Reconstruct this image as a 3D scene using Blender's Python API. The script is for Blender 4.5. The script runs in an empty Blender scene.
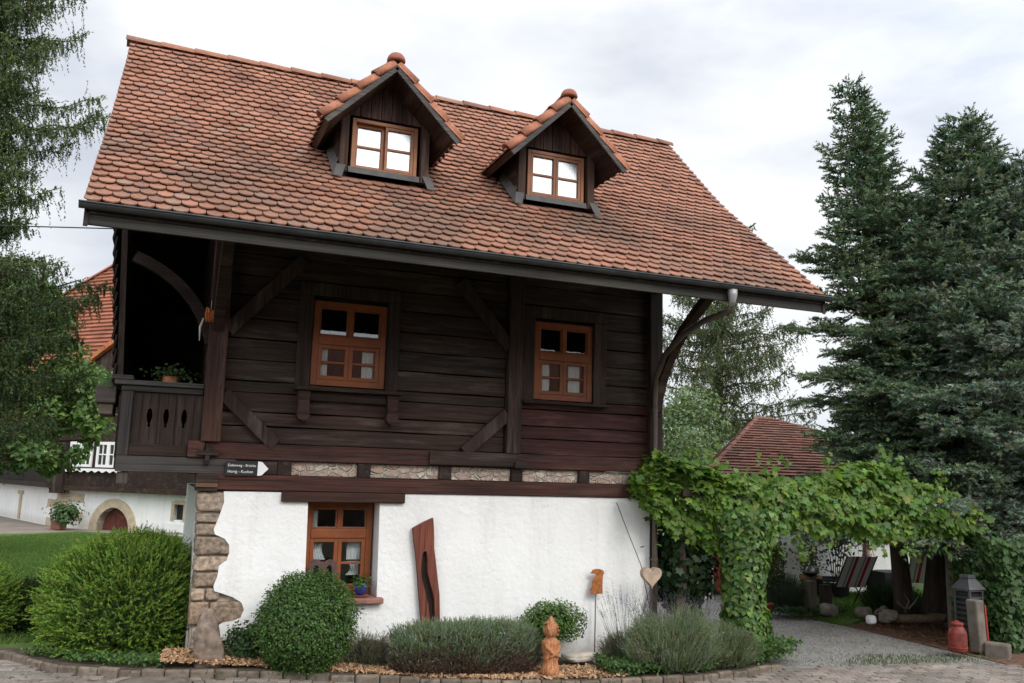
import bpy, bmesh, math, random
import numpy as np
from mathutils import Vector, Matrix
R = math.radians
rng = np.random.default_rng(11)
random.seed(5)
S = bpy.context.scene
COL = S.collection

# ------------------------------------------------------------------ camera
EYE = 2.08
yaw, pitch, roll, FPX = R(21.6715), R(8.9293), R(1.6094), 864.704
fw = Vector((math.sin(yaw) * math.cos(pitch), math.cos(yaw) * math.cos(pitch), math.sin(pitch)))
r0 = Vector((math.cos(yaw), -math.sin(yaw), 0)); u0 = r0.cross(fw)
rt = r0 * math.cos(roll) + u0 * math.sin(roll); up = -r0 * math.sin(roll) + u0 * math.cos(roll)
cd = bpy.data.cameras.new('camera'); cam = bpy.data.objects.new('camera', cd); COL.objects.link(cam)
cd.sensor_width = 36; cd.lens = 36 * FPX / 1024; cd.clip_start = .05; cd.clip_end = 2000
M = Matrix((rt, up, -fw)).transposed().to_4x4(); M.translation = (0, 0, EYE)
cam.matrix_world = M; S.camera = cam

# ------------------------------------------------------------------ sky, sun, exposure
SUN_DIR = Vector((.22, -.74, .62)).normalized()
w = bpy.data.worlds.new('World'); S.world = w; w.use_nodes = True
nt = w.node_tree; nt.nodes.clear()
def N(t, **k):
    n = nt.nodes.new(t)
    for a, b in k.items(): setattr(n, a, b)
    return n
out = N('ShaderNodeOutputWorld'); bg = N('ShaderNodeBackground'); bg.inputs['Strength'].default_value = .10
sky = N('ShaderNodeTexSky', sky_type='NISHITA'); sky.sun_disc = False
sky.sun_elevation = math.asin(SUN_DIR.z); sky.sun_rotation = math.atan2(SUN_DIR.x, SUN_DIR.y)
tc = N('ShaderNodeTexCoord')
sep = N('ShaderNodeSeparateXYZ'); nt.links.new(tc.outputs['Generated'], sep.inputs[0])
mp = N('ShaderNodeMapping'); mp.inputs['Scale'].default_value = (1.0, 1.0, 2.6); mp.inputs['Location'].default_value = (.35, .2, .1)
nt.links.new(tc.outputs['Generated'], mp.inputs[0])
n1 = N('ShaderNodeTexNoise'); n1.inputs['Scale'].default_value = 2.3; n1.inputs['Detail'].default_value = 7; n1.inputs['Roughness'].default_value = .52
nt.links.new(mp.outputs[0], n1.inputs['Vector'])
mp2 = N('ShaderNodeMapping'); mp2.inputs['Scale'].default_value = (1.0, 1.0, 2.2); mp2.inputs['Location'].default_value = (4.1, 1.2, 3.3)
nt.links.new(tc.outputs['Generated'], mp2.inputs[0])
n2 = N('ShaderNodeTexNoise'); n2.inputs['Scale'].default_value = 2.0; n2.inputs['Detail'].default_value = 5
nt.links.new(mp2.outputs[0], n2.inputs['Vector'])
cr = N('ShaderNodeValToRGB')                      # cloud body: grey undersides to white tops
e = cr.color_ramp.elements
e[0].position = .35; e[0].color = (4.5, 4.9, 5.6, 1); e[1].position = .60; e[1].color = (7.7, 7.85, 8.1, 1)
nt.links.new(n1.outputs['Fac'], cr.inputs[0])
cm = N('ShaderNodeMapRange'); cm.inputs[1].default_value = .30; cm.inputs[2].default_value = .46; cm.inputs[3].default_value = .72; cm.inputs[4].default_value = 1
nt.links.new(n2.outputs['Fac'], cm.inputs[0])
mx = N('ShaderNodeMix', data_type='RGBA'); nt.links.new(cm.outputs[0], mx.inputs[0])
nt.links.new(sky.outputs[0], mx.inputs[6]); nt.links.new(cr.outputs[0], mx.inputs[7])
# the cloud layer is brighter round the veiled sun
dp = N('ShaderNodeVectorMath', operation='DOT_PRODUCT'); nt.links.new(tc.outputs['Generated'], dp.inputs[0]); dp.inputs[1].default_value = tuple(SUN_DIR)
mr = N('ShaderNodeMapRange'); mr.inputs[1].default_value = -.2; mr.inputs[2].default_value = 1; mr.inputs[3].default_value = 1.0; mr.inputs[4].default_value = 2.7
nt.links.new(dp.outputs['Value'], mr.inputs[0])
vm = N('ShaderNodeVectorMath', operation='SCALE'); nt.links.new(mx.outputs[2], vm.inputs[0]); nt.links.new(mr.outputs[0], vm.inputs['Scale'])
nt.links.new(vm.outputs[0], bg.inputs['Color']); nt.links.new(bg.outputs[0], out.inputs[0])
sd = bpy.data.lights.new('sun', 'SUN'); sun = bpy.data.objects.new('sun', sd); COL.objects.link(sun)
sd.energy = 1.1; sd.angle = R(22); sd.color = (1, .95, .88)
sun.rotation_euler = SUN_DIR.to_track_quat('Z', 'Y').to_euler()
vs = S.view_settings; vs.view_transform = 'Standard'; vs.look = 'None'; vs.gamma = 1; vs.use_curve_mapping = False
vs.exposure = 0.45
S.cycles.max_bounces = 6; S.cycles.diffuse_bounces = 3; S.cycles.transparent_max_bounces = 12; S.cycles.use_denoising = True
S.cycles.caustics_reflective = False; S.cycles.caustics_refractive = False

# ------------------------------------------------------------------ materials
MATS = {}
def newmat(name):
    m = bpy.data.materials.new(name); m.use_nodes = True
    t = m.node_tree; b = t.nodes['Principled BSDF']; MATS[name] = m
    return m, t, b
def nd(t, ty, ins=None, **k):
    n = t.nodes.new(ty)
    for a, b in k.items(): setattr(n, a, b)
    for a, b in (ins or {}).items():
        if isinstance(b, bpy.types.NodeSocket): t.links.new(b, n.inputs[a])
        else: n.inputs[a].default_value = b
    return n
def ramp(t, fac, stops):
    c = nd(t, 'ShaderNodeValToRGB', {0: fac}); el = c.color_ramp.elements
    while len(el) < len(stops): el.new(.5)
    for x, (p, cl) in zip(el, stops): x.position = p; x.color = (*cl, 1)
    return c.outputs[0]
def objco(t, scale=(1, 1, 1)):
    c = nd(t, 'ShaderNodeTexCoord'); return nd(t, 'ShaderNodeMapping', {0: c.outputs['Object'], 'Scale': scale}).outputs[0]
def noise(t, vec, scale, detail=4, rough=.55):
    return nd(t, 'ShaderNodeTexNoise', {'Vector': vec, 'Scale': scale, 'Detail': detail, 'Roughness': rough}).outputs['Fac']
def bump(t, b, h, strength, dist=.01):
    n = nd(t, 'ShaderNodeBump', {'Height': h, 'Strength': strength, 'Distance': dist}); t.links.new(n.outputs[0], b.inputs['Normal'])
def mulc(t, a, b, fac=1.0):
    n = nd(t, 'ShaderNodeMix', {0: fac, 6: a, 7: b}, data_type='RGBA', blend_type='MULTIPLY'); return n.outputs[2]
def mixc(t, f, a, b):
    n = nd(t, 'ShaderNodeMix', {0: f, 6: a if isinstance(a, bpy.types.NodeSocket) else (*a, 1), 7: b if isinstance(b, bpy.types.NodeSocket) else (*b, 1)}, data_type='RGBA'); return n.outputs[2]
def tintn(t): return nd(t, 'ShaderNodeAttribute', attribute_name='tint').outputs['Color']

def wood(name, dark, light, axis='x', rough=.75, bstr=.5, sc=1.0, worn=.0):
    m, t, b = newmat(name)
    s = {'x': (1.2, 22, 22), 'y': (22, 1.2, 22), 'z': (22, 22, 1.2), 'n': (6, 6, 6)}[axis]
    v = objco(t, tuple(a * sc for a in s)); f = noise(t, v, 1, 6, .65)
    s2 = {'x': (.55, 70, 70), 'y': (70, .55, 70), 'z': (70, 70, .55), 'n': (20, 20, 20)}[axis]
    f3 = noise(t, objco(t, s2), 1, 3, .5)                       # fine grain and drying cracks
    f2 = noise(t, objco(t), .9, 3)
    c = ramp(t, f, [(.28, dark), (.72, light)])
    c2 = ramp(t, f2, [(.3, (.62, .62, .64)), (.75, (1.15, 1.08, 1.0))])
    c = mulc(t, c, c2)
    if axis != 'n': c = mulc(t, c, ramp(t, f3, [(.30, (.45, .45, .45)), (.46, (1, 1, 1)), (.7, (1.25, 1.22, 1.2))]))
    if worn:
        wv = {'x': (.7, 6, 6), 'y': (6, .7, 6), 'z': (6, 6, .7), 'n': (3, 3, 3)}[axis]
        wf = nd(t, 'ShaderNodeMapRange', {0: noise(t, objco(t, wv), 1.1, 5, .7), 1: .52, 2: .68, 3: 0, 4: worn})
        c = mixc(t, wf.outputs[0], c, (.115, .095, .082))
    c = mulc(t, c, tintn(t))
    t.links.new(c, b.inputs['Base Color']); b.inputs['Roughness'].default_value = rough; b.inputs['Specular IOR Level'].default_value = .25
    h = nd(t, 'ShaderNodeMath', {0: f, 1: f3}, operation='ADD')
    bump(t, b, h.outputs[0], bstr, .012); return m
wood('timber_x', (.015, .0095, .007), (.058, .039, .031), 'x', worn=.55)
wood('timber_y', (.015, .0095, .007), (.058, .039, .031), 'y', worn=.55)
wood('timber_z', (.015, .0095, .007), (.058, .039, .031), 'z', worn=.55)
wood('grey_timber_x', (.036, .034, .032), (.085, .078, .073), 'x')
wood('grey_timber_z', (.034, .030, .028), (.075, .066, .061), 'z')
wood('red_timber_x', (.018, .010, .008), (.085, .042, .033), 'x', worn=.25)
wood('window_wood', (.21, .062, .023), (.30, .098, .038), 'n', .45, .15)
wood('dormer_wood', (.24, .10, .050), (.34, .155, .080), 'n', .5, .15)
wood('carved_board', (.13, .040, .026), (.24, .080, .052), 'z', .7, .6)
wood('orange_wood', (.33, .125, .050), (.60, .29, .14), 'z', .6, .9, 1.3)
wood('bark', (.035, .026, .020), (.10, .078, .060), 'z', .95, .9, .5)
wood('weathered_post', (.10, .085, .07), (.22, .19, .16), 'z', .9)
wood('log_wood', (.12, .085, .055), (.26, .19, .13), 'x', .9)

def plain(name, col, rough=.6, metal=0, nscale=None, namp=.25, bs=0, tint=False, spec=.4):
    m, t, b = newmat(name)
    b.inputs['Roughness'].default_value = rough; b.inputs['Metallic'].default_value = metal; b.inputs['Specular IOR Level'].default_value = spec
    if nscale:
        f = noise(t, objco(t), nscale, 6)
        c = ramp(t, f, [(.3, tuple(x * (1 - namp) for x in col)), (.7, tuple(min(1, x * (1 + namp)) for x in col))])
        if tint: c = mulc(t, c, tintn(t))
        t.links.new(c, b.inputs['Base Color'])
        if bs: bump(t, b, f, bs, .02)
    else: b.inputs['Base Color'].default_value = (*col, 1)
    return m
plain('stone', (.31, .235, .175), .97, nscale=22, namp=.5, bs=1.0, tint=True, spec=.15)
plain('boulder_stone', (.215, .165, .13), .97, nscale=11, namp=.5, bs=1.0, spec=.15)
plain('mortar', (.42, .36, .29), .95, nscale=20, namp=.25, bs=.8)
m, t, b = newmat('rubble'); v = objco(t, (7, 7, 11))
vo = nd(t, 'ShaderNodeTexVoronoi', {'Vector': v, 'Scale': 1.0, 'Randomness': 1.0}); ve = nd(t, 'ShaderNodeTexVoronoi', {'Vector': v, 'Scale': 1.0, 'Randomness': 1.0}, feature='DISTANCE_TO_EDGE')
hs0 = nd(t, 'ShaderNodeSeparateColor', {0: vo.outputs['Color']}); c = ramp(t, hs0.outputs[0], [(.1, (.46, .32, .25)), (.45, (.58, .46, .36)), (.7, (.42, .30, .25)), (.95, (.64, .55, .44))])
c = mulc(t, c, ramp(t, noise(t, objco(t), 30, 5), [(.3, (.6, .58, .55)), (.7, (1.2, 1.2, 1.2))])); ed = nd(t, 'ShaderNodeMapRange', {0: ve.outputs[0], 1: .02, 2: .09, 3: 0, 4: 1}); c = mixc(t, ed.outputs[0], (.58, .52, .43), c)
t.links.new(c, b.inputs['Base Color']); b.inputs['Roughness'].default_value = 1; hh_ = nd(t, 'ShaderNodeMath', {0: ed.outputs[0], 1: noise(t, objco(t), 24, 5)}, operation='ADD'); bump(t, b, hh_.outputs[0], 1.0, .03)
plain('kerb_stone', (.20, .17, .14), .95, nscale=12, namp=.4, bs=.7, tint=True)
plain('sandstone', (.46, .37, .26), .9, nscale=5, namp=.2, bs=.4)
plain('pale_stone', (.43, .385, .32), .9, nscale=7, namp=.3, bs=.8)
plain('grey_metal', (.10, .103, .105), .5, .5, nscale=8, namp=.2)
plain('lead', (.075, .07, .068), .7, .2, nscale=9, namp=.25)
plain('zinc', (.30, .29, .29), .5, .5, nscale=6, namp=.2)
plain('gutter_metal', (.055, .058, .06), .45, .5, nscale=6, namp=.25)
plain('brown_metal', (.10, .075, .062), .5, .4, nscale=6, namp=.2)
plain('heart_wood', (.40, .30, .22), .9, nscale=9, namp=.3, bs=.5)
plain('rust', (.36, .125, .035), .8, .2, nscale=24, namp=.45, bs=.2)
plain('dark_rust', (.105, .062, .056), .75, .2, nscale=20, namp=.3)
plain('sill_stone', (.27, .125, .095), .8, nscale=10, namp=.25, bs=.3)
plain('curtain', (.88, .89, .91), .9, nscale=3, namp=.05)
plain('room', (.05, .04, .035), .9)
plain('blue_glaze', (.035, .055, .30), .2, nscale=4, namp=.15)
plain('saucer_clay', (.22, .085, .06), .7, nscale=6, namp=.2)
plain('terracotta', (.42, .17, .085), .8, nscale=5, namp=.2)
plain('black_plastic', (.022, .023, .026), .5)
plain('black_metal', (.02, .02, .02), .5, .3)
plain('churn_red', (.165, .024, .015), .6, nscale=14, namp=.5, bs=.15)
plain('white_paint', (.78, .78, .76), .5, nscale=4, namp=.05)
plain('sign_black', (.012, .011, .010), .5)
plain('sign_white', (.78, .78, .76), .6)
plain('cobweb_white', (.5, .49, .46), .8)
plain('corn', (.45, .12, .03), .7, nscale=30, namp=.4)
plain('red_paint', (.30, .03, .025), .5)
plain('concrete', (.145, .125, .10), .95, nscale=8, namp=.3, bs=.4)
plain('cable_black', (.02, .02, .02), .6)
plain('chips', (.50, .30, .165), .9, nscale=30, namp=.3, tint=True)
plain('soil', (.075, .055, .04), 1, nscale=9, namp=.4, bs=.6)
plain('leaf_litter', (.12, .062, .038), 1, nscale=14, namp=.6, bs=.9)
plain('cushion_blue', (.50, .58, .68), .9, nscale=6, namp=.1)
plain('parasol_cloth', (.62, .36, .34), .9, nscale=6, namp=.15)

m, t, b = newmat('plaster')
v = objco(t); f = noise(t, v, 16, 5, .6); f2 = noise(t, v, 1.3, 4); f3 = noise(t, objco(t, (5, 5, .7)), 1.4, 4)
c = ramp(t, f2, [(.3, (.76, .755, .73)), (.7, (.85, .845, .825))])
c = mulc(t, c, ramp(t, f3, [(.30, (.92, .915, .90)), (.50, (1, 1, 1))]))
sx = nd(t, 'ShaderNodeSeparateXYZ', {0: v})                                  # splash dirt near the ground
zr = nd(t, 'ShaderNodeMapRange', {0: sx.outputs[2], 1: .02, 2: .38, 3: .62, 4: 1.0})
zz = nd(t, 'ShaderNodeMath', {0: zr.outputs[0], 1: nd(t, 'ShaderNodeMath', {0: noise(t, v, 6), 1: .25}, operation='MULTIPLY').outputs[0]}, operation='ADD', use_clamp=True)
c = mulc(t, c, ramp(t, zz.outputs[0], [(.6, (.72, .70, .64)), (1, (1, 1, 1))]))
t.links.new(c, b.inputs['Base Color']); b.inputs['Roughness'].default_value = .95; b.inputs['Specular IOR Level'].default_value = .15
bump(t, b, f, .45, .03)

m, t, b = newmat('roof_tile')
v = objco(t); f = noise(t, v, 2.2, 5); f2 = noise(t, v, 38, 4); g = noise(t, v, 11, 5, .6)
c = mulc(t, (1, 1, 1, 1), tintn(t))
c = mulc(t, c, ramp(t, f, [(.28, (.68, .64, .62)), (.5, (.95, .95, .95)), (.8, (1.12, 1.12, 1.12))]))
c = mulc(t, c, ramp(t, f2, [(.3, (.72, .72, .72)), (.7, (1.15, 1.15, 1.15))]))
li = nd(t, 'ShaderNodeMapRange', {0: g, 1: .61, 2: .72, 3: 0, 4: .5})
sz = nd(t, 'ShaderNodeSeparateXYZ', {0: v}); lw = nd(t, 'ShaderNodeMapRange', {0: sz.outputs[2], 1: 5.9, 2: 4.4, 3: .25, 4: 1.0})  # lichen likes the lower courses
lm = nd(t, 'ShaderNodeMath', {0: li.outputs[0], 1: lw.outputs[0]}, operation='MULTIPLY')
gb = nd(t, 'ShaderNodeMapRange', {0: sz.outputs[2], 1: 5.75, 2: 5.15, 3: 0.0, 4: 1.0}, interpolation_type='SMOOTHSTEP')   # soot and moss stain over the lower third
gn = nd(t, 'ShaderNodeMapRange', {0: noise(t, v, 1.1, 6, .6), 1: .42, 2: .60, 3: 0, 4: .62})
gm = nd(t, 'ShaderNodeMath', {0: gb.outputs[0], 1: gn.outputs[0]}, operation='MULTIPLY')
c = mixc(t, gm.outputs[0], c, (.105, .072, .052))
c = mixc(t, lm.outputs[0], c, (.30, .27, .20))
t.links.new(c, b.inputs['Base Color']); b.inputs['Roughness'].default_value = .85; b.inputs['Specular IOR Level'].default_value = .25
bump(t, b, f2, .35, .006)

def leafmat(name, trans=.3, rough=.5, spec=.35):
    m, t, b = newmat(name)
    c = tintn(t)
    t.links.new(c, b.inputs['Base Color']); b.inputs['Roughness'].default_value = rough; b.inputs['Specular IOR Level'].default_value = spec
    tr = nd(t, 'ShaderNodeBsdfTranslucent'); t.links.new(mulc(t, c, (1.25, 1.35, .7, 1)), tr.inputs[0])
    ms = nd(t, 'ShaderNodeMixShader', {0: trans, 1: b.outputs[0], 2: tr.outputs[0]})
    t.links.new(ms.outputs[0], t.nodes['Material Output'].inputs[0]); return m
leafmat('leaf', .32); leafmat('vine_leaf', .48, .45); leafmat('needle', .22, .6, .25); leafmat('blade', .3, .7, .2)
plain('crown_core', (.022, .035, .014), 1)  # dark colour for the cores added inside plants to block light

m, t, b = newmat('pane')
tr = nd(t, 'ShaderNodeBsdfTransparent', {0: (.93, .95, .94, 1)}); gl = nd(t, 'ShaderNodeBsdfGlossy', {0: (1, 1, 1, 1), 1: .02})
fr = nd(t, 'ShaderNodeFresnel', {0: 1.45}); fm = nd(t, 'ShaderNodeMapRange', {0: fr.outputs[0], 1: 0, 2: 1, 3: .01, 4: 1})
ms = nd(t, 'ShaderNodeMixShader', {0: fm.outputs[0], 1: tr.outputs[0], 2: gl.outputs[0]}); t.links.new(ms.outputs[0], t.nodes['Material Output'].inputs[0])
m, t, b = newmat('coated_pane')
tr = nd(t, 'ShaderNodeBsdfTransparent', {0: (.9, .93, .93, 1)}); gl = nd(t, 'ShaderNodeBsdfGlossy', {0: (1, 1, 1, 1), 1: .22})
ms = nd(t, 'ShaderNodeMixShader', {0: .30, 1: tr.outputs[0], 2: gl.outputs[0]}); t.links.new(ms.outputs[0], t.nodes['Material Output'].inputs[0])

def groundmat(name, stops, sc, bs=.5, fine=40):
    m, t, b = newmat(name); v = objco(t); f = noise(t, v, sc, 7, .65); f2 = noise(t, v, fine, 4)
    c = ramp(t, f, stops); c = mulc(t, c, ramp(t, f2, [(.3, (.7, .7, .7)), (.7, (1.2, 1.2, 1.2))]))
    t.links.new(c, b.inputs['Base Color']); b.inputs['Roughness'].default_value = 1; b.inputs['Specular IOR Level'].default_value = .15
    bump(t, b, f2, bs, .02)
groundmat('meadow', [(.3, (.035, .062, .018)), (.7, (.062, .095, .028))], .8)
groundmat('lawn_green', [(.3, (.070, .125, .026)), (.7, (.11, .175, .042))], 1.2)
groundmat('gravel', [(.28, (.17, .155, .14)), (.45, (.27, .26, .245)), (.75, (.34, .33, .315))], 1.6, 1.0, 75)
groundmat('old_path', [(.3, (.20, .17, .14)), (.7, (.30, .26, .22))], 1.0, .5, 30)
m, t, b = newmat('paver'); v = objco(t); f2 = noise(t, v, 45, 5); f = noise(t, v, 1.2, 5)
c = mulc(t, ramp(t, f, [(.3, (.165, .135, .115)), (.7, (.27, .235, .205))]), ramp(t, f2, [(.3, (.7, .7, .7)), (.7, (1.2, 1.2, 1.2))]))
c = mulc(t, c, tintn(t)); t.links.new(c, b.inputs['Base Color']); b.inputs['Roughness'].default_value = .95; bump(t, b, f2, .5, .006)
groundmat('joint_sand', [(.3, (.07, .062, .045)), (.6, (.10, .09, .06)), (.75, (.06, .085, .03))], 2.0, .6, 50)

m, t, b = newmat('striped_cloth')
v = objco(t); sx = nd(t, 'ShaderNodeSeparateXYZ', {0: v})
fr = nd(t, 'ShaderNodeMath', {0: sx.outputs[0], 1: 4.6}, operation='MULTIPLY'); fr = nd(t, 'ShaderNodeMath', {0: fr.outputs[0]}, operation='FRACT')
c = ramp(t, fr.outputs[0], [(0, (.78, .76, .75)), (.22, (.48, .035, .07)), (.48, (.78, .76, .75)), (.62, (.22, .26, .32)), (.74, (.78, .76, .75))])
[n for n in t.nodes if n.type == 'VALTORGB'][0].color_ramp.interpolation = 'CONSTANT'
t.links.new(c, b.inputs['Base Color']); b.inputs['Roughness'].default_value = .9

# ------------------------------------------------------------------ helpers
class MB:
    """collects shapes and links them as one mesh object"""
    def __init__(s): s.v = []; s.f = []; s.t = []; s.mi = []
    def add(s, verts, faces, tint=(1, 1, 1), mi=0):
        k = len(s.v); s.v += [tuple(p) for p in verts]; s.f += [tuple(i + k for i in f) for f in faces]
        s.t += [tint] * len(verts); s.mi += [mi] * len(faces)
    def box(s, x0, x1, y0, y1, z0, z1, tint=(1, 1, 1), mi=0, jit=0, M=None):
        vs = [Vector((x, y, z)) for x in (x0, x1) for y in (y0, y1) for z in (z0, z1)]
        if jit: vs = [p + Vector([random.uniform(-jit, jit) for _ in range(3)]) for p in vs]
        if M: vs = [M @ p for p in vs]
        s.add(vs, [(0, 1, 3, 2), (4, 6, 7, 5), (0, 4, 5, 1), (2, 3, 7, 6), (0, 2, 6, 4), (1, 5, 7, 3)], tint, mi)
    def beam(s, a, b, w, h, side=(0, -1, 0), tint=(1, 1, 1), mi=0):
        """rectangular bar from a to b; w across, h along 'side'"""
        a, b = Vector(a), Vector(b); d = (b - a).normalized(); n = Vector(side); n = (n - d * n.dot(d)).normalized(); c = d.cross(n)
        vs = [p + c * (sw * w / 2) + n * (sh * h / 2) for p in (a, b) for sw in (-1, 1) for sh in (-1, 1)]
        s.add(vs, [(0, 1, 3, 2), (4, 6, 7, 5), (0, 4, 5, 1), (2, 3, 7, 6), (0, 2, 6, 4), (1, 5, 7, 3)], tint, mi)
    def tube(s, pts, rad, n=8, tint=(1, 1, 1), mi=0, cap=True):
        pts = [Vector(p) for p in pts]
        if not hasattr(rad, '__len__'): rad = [rad] * len(pts)
        k = []; ref = None
        for i, p in enumerate(pts):
            d = (pts[min(i + 1, len(pts) - 1)] - pts[max(i - 1, 0)]).normalized()
            if ref is None: ref = Vector((0, 0, 1)) if abs(d.z) < .9 else Vector((1, 0, 0))
            a = (ref - d * ref.dot(d)).normalized(); c = d.cross(a); ref = a
            k += [p + (a * math.cos(2 * math.pi * j / n) + c * math.sin(2 * math.pi * j / n)) * rad[i] for j in range(n)]
        fs = [(i * n + j, i * n + (j + 1) % n, (i + 1) * n + (j + 1) % n, (i + 1) * n + j) for i in range(len(pts) - 1) for j in range(n)]
        if cap: fs += [tuple(range(n - 1, -1, -1)), tuple(range((len(pts) - 1) * n, len(pts) * n))]
        s.add(k, fs, tint, mi)
    def lathe(s, prof, n=20, o=(0, 0, 0), tint=(1, 1, 1), mi=0, warp=None):
        k = []
        for i, (r, z) in enumerate(prof):
            for j in range(n):
                a = 2 * math.pi * j / n; rr = r * (warp(a, z) if warp else 1)
                k.append((o[0] + rr * math.cos(a), o[1] + rr * math.sin(a), o[2] + z))
        fs = [(i * n + j, i * n + (j + 1) % n, (i + 1) * n + (j + 1) % n, (i + 1) * n + j) for i in range(len(prof) - 1) for j in range(n)]
        fs += [tuple(range(n - 1, -1, -1)), tuple(range((len(prof) - 1) * n, len(prof) * n))]
        s.add(k, fs, tint, mi)
    def build(s, name, mat, parent=None, smooth=False, bevel=0, at=None):
        me = bpy.data.meshes.new(name)
        vv = s.v
        if at is not None: vv = [(p[0] - at[0], p[1] - at[1], p[2] - at[2]) for p in s.v]
        me.from_pydata(vv, [], s.f)
        a = me.color_attributes.new('tint', 'FLOAT_COLOR', 'POINT')
        a.data.foreach_set('color', np.array([(*c, 1) for c in s.t], np.float32).ravel())
        for mm in (mat if isinstance(mat, (list, tuple)) else [mat]): me.materials.append(MATS[mm])
        me.polygons.foreach_set('material_index', s.mi)
        if smooth: me.polygons.foreach_set('use_smooth', [True] * len(me.polygons))
        return link(name, me, parent, bevel, at)
def link(name, me, parent=None, bevel=0, at=None):
    o = bpy.data.objects.new(name, me); COL.objects.link(o)
    if at is not None: o.location = at
    if parent:
        o.parent = parent
        base = Vector((0, 0, 0)); p = parent
        while p: base += Vector(p.location); p = p.parent
        o.location = Vector(at if at is not None else (0, 0, 0)) - base
    if bevel:
        md = o.modifiers.new('bevel', 'BEVEL'); md.width = bevel; md.segments = 2; md.limit_method = 'ANGLE'
    return o
def tag(o, label=None, cat=None, group=None, kind=None):
    for k, v in (('label', label), ('category', cat), ('group', group), ('kind', kind)):
        if v: o[k] = v
    return o
def thing(name, label, cat, loc=(0, 0, 0), group=None):
    o = bpy.data.objects.new(name, None); COL.objects.link(o); o.location = loc; o.empty_display_size = .2
    return tag(o, label, cat, group)
def struct(o): o['kind'] = 'structure'; return o
def curve_mesh(cu, name):
    o = bpy.data.objects.new(name, cu); COL.objects.link(o); bpy.context.view_layer.update()
    dg = bpy.context.evaluated_depsgraph_get(); me = bpy.data.meshes.new_from_object(o.evaluated_get(dg))
    bpy.data.objects.remove(o); bpy.data.curves.remove(cu); return me
def finish(me, mat, M=None):
    if M is not None: me.transform(M)
    a = me.color_attributes.new('tint', 'FLOAT_COLOR', 'POINT'); a.data.foreach_set('color', np.ones(len(me.vertices) * 4, np.float32))
    me.materials.clear(); me.materials.append(MATS[mat]); return me
def poly(name, outer, holes, y0, y1, mat, parent=None, bevel=0, frame=None):
    """a slab whose outline lies in the x-z plane, from y0 (front) to y1 (back)"""
    cu = bpy.data.curves.new(name, 'CURVE'); cu.dimensions = '2D'; cu.fill_mode = 'BOTH'
    d = abs(y1 - y0) / 2; cu.extrude = max(d, 1e-4)
    for pts in [outer] + list(holes):
        sp = cu.splines.new('POLY'); sp.points.add(len(pts) - 1); sp.use_cyclic_u = True
        for q, p in zip(sp.points, pts): q.co = (p[0], p[1], 0, 1)
    me = curve_mesh(cu, name)
    T = Matrix.Translation((0, (y0 + y1) / 2, 0)) @ Matrix.Rotation(R(90), 4, 'X')
    if frame is not None: T = frame @ T
    return link(name, finish(me, mat, T), parent, bevel)
def lettering(name, body, size, loc, mat, parent, align='LEFT', depth=.002):
    cu = bpy.data.curves.new(name, 'FONT'); cu.body = body; cu.size = size; cu.extrude = depth; cu.align_x = align
    me = curve_mesh(cu, name)
    return link(name, finish(me, mat, Matrix.Translation(loc) @ Matrix.Rotation(R(90), 4, 'X')), parent)
def smoothstep(t): t = np.clip(t, 0, 1); return t * t * (3 - 2 * t)
def gz(x, y): return float(-.05 + .15 * smoothstep((4.2 - x) / 3.7) * (1 - smoothstep((y - 20) / 10)))
def sheet(name, pts, off, mat, step=.8, fn=None):
    """a ground sheet with the given outline that follows the terrain"""
    bm = bmesh.new(); bm.faces.new([bm.verts.new((p[0], p[1], 0)) for p in pts])
    xs = [p[0] for p in pts]; ys = [p[1] for p in pts]
    for ax, lo, hi in ((0, max(min(xs), -12), min(max(xs), 18)), (1, max(min(ys), 2), min(max(ys), 40))):
        q = lo + step
        while q < hi:
            co = [0, 0, 0]; no = [0, 0, 0]; co[ax] = q; no[ax] = 1
            bmesh.ops.bisect_plane(bm, geom=bm.verts[:] + bm.edges[:] + bm.faces[:], plane_co=co, plane_no=no); q += step
    for v_ in bm.verts: v_.co.z = gz(v_.co.x, v_.co.y) + off + (fn(v_.co.x, v_.co.y) if fn else 0)
    for f_ in bm.faces:
        f_.normal_update()
        if f_.normal.z < 0: f_.normal_flip()
    ex_ = bmesh.ops.extrude_edge_only(bm, edges=[e_ for e_ in bm.edges if e_.is_boundary])
    for v_ in ex_['geom']:
        if isinstance(v_, bmesh.types.BMVert): v_.co.z -= .3
    me = bpy.data.meshes.new(name); bm.to_mesh(me); bm.free()
    return link(name, finish(me, mat))

# --- foliage in numpy
def unit(a): return a / np.maximum(np.linalg.norm(a, axis=-1, keepdims=True), 1e-9)
def vnoise(p, seed=0, f=1.0):
    g = np.random.default_rng(seed); o = np.zeros(len(p))
    for i in range(7):
        k = g.normal(size=3) * f * (1 + .5 * i); o += np.sin(p @ k + g.uniform(0, 6.28)) / (1 + .35 * i)
    return o / 2.6
def leafmesh(name, V, tint, mat, parent=None):
    """V (n,k,3) polygons, tint (n,3) one colour per leaf"""
    n, k = V.shape[:2]; me = bpy.data.meshes.new(name)
    me.vertices.add(n * k); me.vertices.foreach_set('co', V.astype(np.float32).ravel())
    me.loops.add(n * k); me.loops.foreach_set('vertex_index', np.arange(n * k, dtype=np.int32))
    me.polygons.add(n); me.polygons.foreach_set('loop_start', np.arange(0, n * k, k, dtype=np.int32))
    me.update(calc_edges=True)
    a = me.color_attributes.new('tint', 'FLOAT_COLOR', 'POINT')
    c = np.ones((n * k, 4), np.float32); c[:, :3] = np.repeat(tint, k, 0); a.data.foreach_set('color', c.ravel())
    me.materials.append(MATS[mat]); return link(name, me, parent)
OVAL = np.array([(0, 0, 0), (.30, .30, -.06), (.26, .68, -.05), (0, 1, -.1), (-.26, .68, -.05), (-.30, .30, -.06)])
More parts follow.
